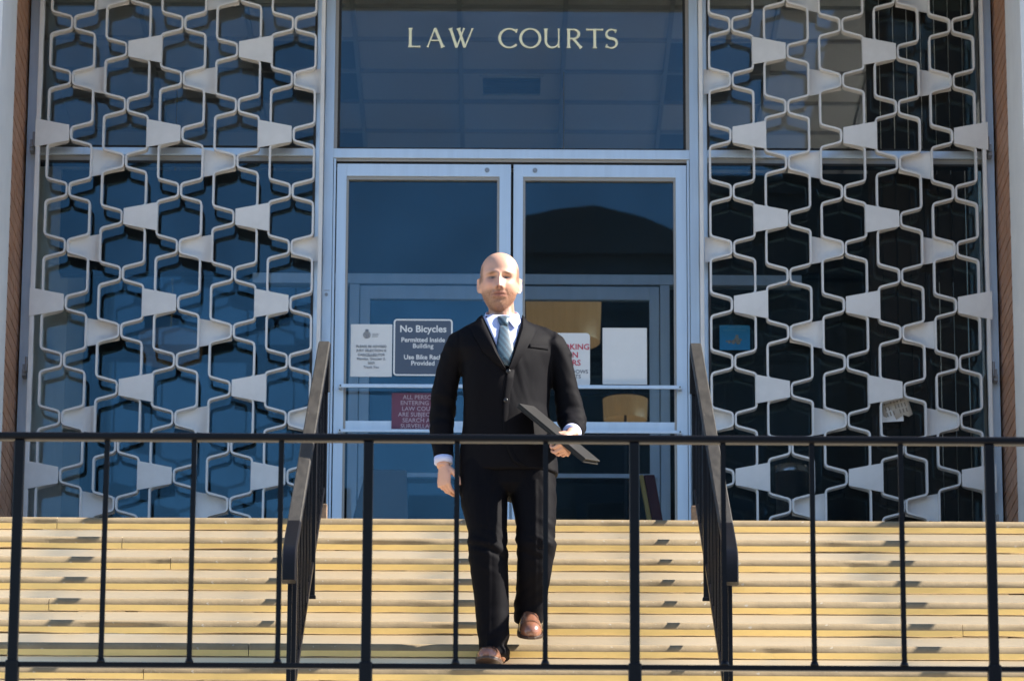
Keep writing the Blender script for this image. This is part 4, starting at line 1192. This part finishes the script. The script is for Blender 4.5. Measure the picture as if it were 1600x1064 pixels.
# ---- shoes
def shoe(loc, pitch, yaw):
    U = MB(); rings = []
    S = [(0.092, 0.020, 0.050), (0.085, 0.032, 0.072), (0.06, 0.038, 0.092), (0.015, 0.040, 0.104), (-0.035, 0.041, 0.094), (-0.075, 0.046, 0.074), (-0.115, 0.051, 0.060), (-0.150, 0.050, 0.052), (-0.180, 0.042, 0.046), (-0.200, 0.029, 0.036), (-0.211, 0.012, 0.020)]
    for y, w_, h in S:
        ring = []
        for k in range(20):
            a = 2 * math.pi * k / 20; ca, sa = math.cos(a), math.sin(a)
            x = w_ * math.copysign(abs(ca) ** 0.8, ca); z = 0.020 + (h * (abs(sa) ** 0.85) if sa > 0 else -0.006 * abs(sa))
            if sa > 0.3: x *= 1 - 0.18 * (sa - 0.3)
            ring.append((x, y, z))
        rings.append(ring)
    U.loft(rings, 0, True, True)
    s = obj('shoe', U, M['leather'], PM, fix=True)
    s.location = loc; s.rotation_euler = (pitch, 0, yaw)
    so = MB(); out = [(y, w_ + 0.005) for y, w_, h in S]; out[0] = (0.100, 0.022); out[-1] = (-0.220, 0.014)
    loop = [(w_, y) for y, w_ in out] + [(-w_, y) for y, w_ in out[::-1]]
    n = len(loop)
    zb = lambda y: 0.0 if y > -0.16 else (-0.16 - y) * 0.14
    so.add([(x, y, zb(y)) for x, y in loop] + [(x, y, 0.019) for x, y in loop], [tuple(range(n)), tuple(range(2 * n - 1, n - 1, -1))] + [(i, i + n, (i + 1) % n + n, (i + 1) % n) for i in range(n)])
    obj('sole', so, M['sole'], s, fix=True, bevel=0.002)
    he = MB(); hp = [(0.026, -0.0), (0.040, 0.02), (0.042, 0.06), (0.030, 0.095), (-0.030, 0.095), (-0.042, 0.06), (-0.040, 0.02), (-0.026, 0.0)]
    n = len(hp); he.add([(x, y + 0.004, -0.020) for x, y in hp] + [(x, y + 0.004, -0.001) for x, y in hp], [tuple(range(n)), tuple(range(2 * n - 1, n - 1, -1))] + [(i, i + n, (i + 1) % n + n, (i + 1) % n) for i in range(n)])
    obj('heel', he, M['sole'], s, fix=True)
    cap = MB(); rr = []
    for y, w_, h in ((-0.148, 0.0515, 0.0535), (-0.153, 0.0515, 0.053)):
        rr.append([((w_ + 0.0006) * math.copysign(abs(math.cos(a)) ** 0.8, math.cos(a)) * (1 - 0.18 * max(0, math.sin(a) - 0.3)), y, 0.0205 + (h + 0.001) * abs(math.sin(a)) ** 0.85) for a in [math.pi * k / 16 for k in range(17)]])
    capo = MB().add(rr[0] + rr[1], [(k, k + 1, k + 18, k + 17) for k in range(16)], 0, True)
    obj('toe_seam', capo, M['sole'], s)
    for i in range(4):
        y = -0.030 - i * 0.013; z = 0.020 + 0.097 - 0.0115 * i - i * i * 0.0004
        obj('lace', MB().tube([(-0.018, y, z - 0.006), (0, y - 0.002, z + 0.001), (0.018, y, z - 0.006)], 0.0024, 6), M['sole'], s)
    return s
M['leather'] = mat('brown_shoe_leather', (0.25, 0.105, 0.062), 0.26, var=0.45, vscale=14, bump=0.06, bscale=120, coat=0.5)
M['sole'] = mat('dark_shoe_sole', (0.035, 0.018, 0.012), 0.5)
shoe((-0.082, -0.072, 0.021), 0.0, rad(-9))
shoe((0.068, 0.055, 0.232), rad(27), rad(3))

# ---- skin: head, neck, trunk, limbs and hands in one continuous mesh
HC = Vector((-0.066, -0.018, 1.755))
def head_mesh():
    nu, nv = 120, 90
    V = []
    for j in range(nv + 1):
        ph = math.pi * j / nv
        for i in range(nu):
            th_ = 2 * math.pi * i / nu
            cz = math.cos(ph); e_ = 3.15 if cz > 0 else 2.35
            rr_ = max(0.0, 1 - abs(cz) ** e_) ** 0.5
            V.append((rr_ * math.cos(th_), rr_ * math.sin(th_), cz))
    v = np.array(V)
    x, y, z = v[:, 0] * 0.0835, v[:, 1] * 0.103, v[:, 2] * 0.138
    # skull: fuller at the back and top, narrower jaw
    y = np.where(y > 0, y * 1.02, y)
    low = sstep(-z, 0.005, 0.125)
    x = x * (1 - 0.30 * low) * (1 + 0.05 * sstep(z, 0.0, 0.06) * sstep(0.11, 0.05, 0.1))
    f = sstep(-y, 0.0, 0.06)
    y = y + 0.018 * low * (1 - f)                     # back of the jaw recedes to the neck
    # square the jaw and flatten the face
    x = x * (1 + 0.09 * g(z + 0.080, 0.026))
    y = np.where(y < 0, -np.abs(y) ** 0.9 * 0.102 ** 0.1, y)
    ax = np.abs(x); d = np.zeros_like(x); z_keep = z; z = z + 0.008
    d += 0.0095 * g(ax - 0.028, 0.021) * g(z - 0.041, 0.0085)              # brow
    d -= 0.0200 * g(ax - 0.031, 0.0135) * g(z - 0.0205, 0.0105)             # sockets
    d += 0.0070 * g(ax - 0.033, 0.0095) * g(z - 0.0185, 0.0055)           # lids
    d += 0.0050 * g(ax - 0.050, 0.016) * g(z + 0.012, 0.018)              # cheekbones
    d -= 0.0040 * g(ax - 0.046, 0.012) * g(z + 0.052, 0.020)              # cheeks
    nl = np.clip((0.032 - z) / 0.055, 0, 1)                               # nose grows from the bridge to the tip
    on = sstep(z, -0.034, -0.026) * sstep(0.050 - z, 0.0, 0.02)
    d += on * (0.011 + 0.024 * nl ** 1.2) * g(x, 0.0070 + 0.0045 * nl)
    d += 0.0085 * g(ax - 0.0135, 0.0055) * g(z + 0.0235, 0.0065)          # nostril wings
    d += 0.0060 * g(x, 0.026) * g(z + 0.050, 0.013)                       # mouth mound
    d += 0.0036 * g(x, 0.017) * g(z + 0.0495, 0.0034)
    d += 0.0046 * g(x, 0.015) * g(z + 0.0620, 0.0042)
    d -= 0.0070 * g(x, 0.022) * g(z + 0.0555, 0.0028)
    d -= 0.0045 * g(x, 0.018) * g(z + 0.0755, 0.0055)
    d += 0.0100 * g(x, 0.019) * g(z + 0.1000, 0.0150)                     # chin
    d -= 0.0032 * g(ax - 0.026 - 0.02 * np.clip(-z - 0.03, 0, 0.05) / 0.05, 0.004) * g(z + 0.042, 0.016)  # folds beside the mouth
    z = z_keep
    y = y - d * sstep(-v[:, 1], 0.15, 0.5)
    # tip the head back a little
    a = rad(4.5); y2 = y * math.cos(a) - z * math.sin(a); z2 = y * math.sin(a) + z * math.cos(a)
    a = rad(1.5); x2 = x * math.cos(a) + z2 * math.sin(a); z3 = -x * math.sin(a) + z2 * math.cos(a)
    P = np.stack([x2 + HC.x, y2 + HC.y, z3 + HC.z], 1)
    fs = []
    for j in range(nv):
        for i in range(nu):
            a_, b_ = j * nu + i, j * nu + (i + 1) % nu
            fs.append((a_, a_ + nu, b_ + nu, b_))
    return P.tolist(), fs
b = MB(); b.add(*head_mesh(), 0, True)
# ears
for s in (-1, 1):
    rings = []
    for t in range(9):
        a = -0.5 + t / 8
        h = 0.034 * math.sqrt(max(0.02, 1 - (2 * abs(a)) ** 2.4))
        zz = a * 0.070 - 0.008 + (0.003 if a > 0 else 0)
        yy = 0.006 + a * 0.016
        wy = (0.006 + h * 0.5) * (1.0 if a > -0.25 else 0.72)
        x0 = 0.0790 if a > -0.3 else 0.0745
        rings.append([(HC.x + s * (x0 + dx), HC.y + yy + dy * wy, HC.z + zz) for dx, dy in ((0.0, -0.75), (0.004, -0.95), (0.014, 0.5), (0.022, 1.05), (0.017, 1.15), (0.004, 0.7))])
    b.loft(rings, 0, True, True)
limb(b, [(-0.052, 0.030, 1.50, 0.072, 0.072), (-0.053, 0.024, 1.58, 0.062, 0.064), (-0.056, 0.022, 1.64, 0.0565, 0.060), (-0.060, 0.024, 1.70, 0.055, 0.060)], 26)
b.loft(torso_rings(28, 0.86)[2:], 0, True, True)
def inner_limb(st, k): limb(b, [(s[0], s[1], s[2], s[3] * k, s[4] * k) for s in st], 14)
inner_limb(ARM_L, 0.72); inner_limb(ARM_R, 0.72); inner_limb(LEG_L, 0.72); inner_limb(LEG_R, 0.72)
limb(b, [(-0.022, 0.015, 0.86, 0.15, 0.09), (-0.022, 0.015, 0.95, 0.16, 0.095)], 20)
limb(b, [(-0.306, -0.03, 0.98, 0.033, 0.036), (-0.305, -0.04, 0.92, 0.029, 0.032)], 16)
limb(b, [(0.2535, -0.08, 1.075, 0.035, 0.036), (0.2495, -0.160, 1.038, 0.029, 0.029)], 16)
# feet inside the shoes
limb(b, [(-0.079, -0.07, 0.15, 0.034, 0.04), (-0.079, -0.075, 0.09, 0.032, 0.05), (-0.085, -0.11, 0.07, 0.030, 0.025), (-0.095, -0.20, 0.055, 0.030, 0.02)], 12)
limb(b, [(0.068, 0.05, 0.36, 0.034, 0.04), (0.068, 0.04, 0.31, 0.032, 0.04), (0.068, 0.00, 0.27, 0.030, 0.024), (0.068, -0.07, 0.225, 0.030, 0.02)], 12)
def hand(W, D, Pn, right, curls, spread=1.0, thumb=None, scale=1.0):
    W, D, Pn = Vector(W), Vector(D).normalized(), Vector(Pn)
    Pn = (Pn - D * Pn.dot(D)).normalized()
    T = D.cross(Pn) if right else Pn.cross(D)
    P = lambda t, d, p: W + (T * t + D * d + Pn * p) * scale
    rings = []
    for d, hw, ht, tc_ in ((-0.015, 0.027, 0.021, 0), (0.01, 0.030, 0.019, 0.001), (0.04, 0.039, 0.017, 0.002), (0.075, 0.0425, 0.0145, 0.0), (0.098, 0.040, 0.0105, -0.001)):
        rings.append([tuple(P(tc_ + hw * math.cos(2 * math.pi * k / 18), d, ht * math.sin(2 * math.pi * k / 18))) for k in range(18)])
    b.loft(rings, 0, True, True)
    for (t, d0, ln, r_), cu in zip(((0.031, 0.090, 0.078, 0.0095), (0.0105, 0.096, 0.087, 0.0098), (-0.0105, 0.092, 0.081, 0.0093), (-0.0305, 0.082, 0.062, 0.0083)), curls):
        pts, rr = [P(t * 0.9, d0 - 0.035, -0.001), P(t, d0, -0.0015)], [r_ * 1.0, r_ * 1.06]
        dd, ang = D.copy(), 0.0
        lat = T * (t * 0.9 * (spread - 1))
        cur = pts[-1]
        for f_, c_ in zip((0.44, 0.30, 0.26), cu):
            ang += rad(c_)
            dirv = (D * math.cos(ang) + Pn * math.sin(ang) + lat).normalized()
            for _ in range(2):
                cur = cur + dirv * ln * scale * f_ / 2
                pts.append(cur); rr.append(r_ * (1 - 0.10 * len(pts) / 3))
        rr[-1] *= 0.72
        b.tube(pts, [q * scale for q in rr], 10)
    th_ = thumb or ((0.026, 0.018, 0.004), (0.045, 0.045, 0.012), (0.052, 0.078, 0.020), (0.048, 0.105, 0.026))
    b.tube([P(*q) for q in th_], [q * scale for q in (0.015, 0.0135, 0.0112, 0.0085)], 10)
hand((-0.304, -0.043, 0.930), (0.03, -0.03, -1), (0.72, 0.69, 0), True, ((30, 32, 20), (36, 38, 24), (42, 42, 26), (46, 44, 28)), scale=0.97, thumb=((0.022, 0.018, 0.006), (0.050, 0.044, 0.018), (0.066, 0.072, 0.026), (0.066, 0.102, 0.032)))
hand((0.2475, -0.165, 1.036), (-0.34, -0.46, -0.80), (-0.74, 0.30, -0.35), False, ((58, 62, 40), (60, 64, 40), (62, 64, 40), (62, 62, 40)), scale=1.0, thumb=((0.024, 0.016, 0.008), (0.042, 0.036, 0.022), (0.044, 0.062, 0.038), (0.034, 0.088, 0.046)))
body_me = evaluated(b, 0.0031, 1, 0.35)
a = coords(body_me)
hx, hy, hz = a[:, 0] - HC.x, a[:, 1] - HC.y, a[:, 2] - HC.z
skin, rosy = np.array([0.57, 0.315, 0.222]), np.array([0.60, 0.27, 0.20])
col = np.repeat(skin[None], len(a), 0)
nn_ = np.array([nz(Vector(p) * 160) for p in a.tolist()])
def blend(c, w_):
    global col
    w_ = np.clip(w_, 0, 1)[:, None]; col = col * (1 - w_) + np.array(c)[None] * w_
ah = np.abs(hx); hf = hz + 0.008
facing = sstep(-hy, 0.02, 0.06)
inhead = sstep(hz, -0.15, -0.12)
blend(rosy, 0.45 * facing * inhead * (g(ah - 0.045, 0.018) * g(hf + 0.012, 0.022) + g(hx, 0.016) * g(hf + 0.018, 0.018)))
beard = inhead * sstep(-hz, 0.035, 0.060) * sstep(hz, -0.145, -0.120) * sstep(-hy, -0.045, 0.0) * sstep(ah + 0.9 * np.clip(-hz - 0.03, 0, 1), 0.0, 0.05)
beard = np.maximum(beard, inhead * facing * g(hx, 0.026) * g(hf + 0.0485, 0.0055) * 1.1)
blend((0.15, 0.066, 0.034), 0.86 * beard * (0.85 + 0.35 * nn_))
hair = inhead * sstep(hz, -0.015, 0.005) * sstep(0.080 - hz, 0.0, 0.03) * sstep(hy, -0.070, -0.045) * sstep(ah, 0.060, 0.070)
hair = np.maximum(hair, inhead * sstep(hz, -0.05, -0.02) * sstep(hy, 0.03, 0.06) * sstep(0.095 - hz, 0.0, 0.03))
blend((0.10, 0.055, 0.035), 0.75 * hair * sstep(0.0865 - ah, -0.004, 0.0) * (0.95 + 0.4 * nn_))
blend((0.40, 0.12, 0.10), 0.85 * facing * inhead * g(hx, 0.018) * g(hf + 0.062, 0.0062))
blend((0.09, 0.03, 0.025), 1.0 * facing * inhead * g(hx, 0.021) * g(hf + 0.0615, 0.0023))
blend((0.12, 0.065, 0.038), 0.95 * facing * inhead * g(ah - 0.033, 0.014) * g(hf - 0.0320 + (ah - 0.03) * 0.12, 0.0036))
blend((0.045, 0.035, 0.035), 1.2 * facing * inhead * g(ah - 0.032, 0.0122) * g(hf - 0.0142, 0.0046))  # eyes and lashes, painted larger and darker to include brow shade in the sockets
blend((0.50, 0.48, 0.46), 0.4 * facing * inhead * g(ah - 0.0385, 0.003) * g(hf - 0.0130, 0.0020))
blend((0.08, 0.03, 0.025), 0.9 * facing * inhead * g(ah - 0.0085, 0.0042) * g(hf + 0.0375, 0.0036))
hands = sstep(1.10 - a[:, 2], 0.0, 0.02) * sstep(a[:, 2], 0.70, 0.75)
blend((0.60, 0.30, 0.22), 0.35 * hands * (0.5 + 0.8 * nn_))
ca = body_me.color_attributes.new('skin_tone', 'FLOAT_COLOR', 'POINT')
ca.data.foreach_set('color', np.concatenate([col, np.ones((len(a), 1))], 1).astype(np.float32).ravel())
m_, t_, p_ = principled('skin')
at = t_.nodes.new('ShaderNodeAttribute'); at.attribute_name = 'skin_tone'
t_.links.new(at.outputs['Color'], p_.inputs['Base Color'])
p_.inputs['Roughness'].default_value = 0.42
p_.inputs['Subsurface Weight'].default_value = 0.04; p_.inputs['Subsurface Radius'].default_value = (0.012, 0.005, 0.003); p_.inputs['Subsurface Scale'].default_value = 1.0
nb = t_.nodes.new('ShaderNodeTexNoise'); nb.inputs['Scale'].default_value = 260; nb.inputs['Detail'].default_value = 4
tc = t_.nodes.new('ShaderNodeTexCoord'); t_.links.new(tc.outputs['Object'], nb.inputs['Vector'])
bp = t_.nodes.new('ShaderNodeBump'); bp.inputs['Strength'].default_value = 0.12; bp.inputs['Distance'].default_value = 0.003
t_.links.new(nb.outputs[0], bp.inputs['Height']); t_.links.new(bp.outputs[0], p_.inputs['Normal'])
M['skin'] = m_
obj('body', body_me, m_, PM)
b = MB(); n = 20
# ring on the left hand is too small to stand out, so the hand stays bare

# ---- the folder he holds
A = Vector((0.294, -0.10, -0.275)).normalized()
PP = Vector((0.663, 0, 0.709)); PP = (PP - A * PP.dot(A)).normalized()
YY = PP.cross(A).normalized()
if YY.y < 0: YY = -YY
th_f = rad(24)
Vd = -(YY * math.cos(th_f) + PP * math.sin(th_f)); Ud = PP * math.cos(th_f) - YY * math.sin(th_f)
fo = thing('folder', 'black leather folder held in his left hand at the hip', 'folder', (0, -3.2, -1.10))
LN, WD, THK = 0.405, 0.150, 0.022
SC = Vector((0.200, -0.262, 0.988))           # a point on the middle of the edge strip, inside the hand
c0 = SC + A * (-0.055) - Vd * (WD / 2 - 0.004)
M['folder'] = mat('black_folder_leather', (0.008, 0.0075, 0.0078), 0.5, var=0.35, vscale=25, bump=0.15, bscale=220, spec=0.35)
cov = MB()
cov.obox(c0 + Ud * (THK / 2 - 0.003), A * LN / 2, Vd * WD / 2, Ud * 0.003); cov2 = MB().obox(c0 - Ud * (THK / 2 - 0.003), A * LN / 2, Vd * WD / 2, Ud * 0.003)
obj('cover', cov, M['folder'], fo, bevel=0.0025, fix=True); obj('cover', cov2, M['folder'], fo, bevel=0.0025, fix=True)
obj('spine', MB().obox(c0 + Vd * (WD / 2 - 0.004), A * (LN / 2 - 0.001), Vd * 0.003, Ud * (THK / 2 - 0.0065)), M['folder'], fo, bevel=0.002, fix=True)
obj('page_block', MB().obox(c0 - Vd * 0.006, A * (LN / 2 - 0.008), Vd * (WD / 2 - 0.008), Ud * (THK / 2 - 0.007)), M['folder'], fo, fix=True)
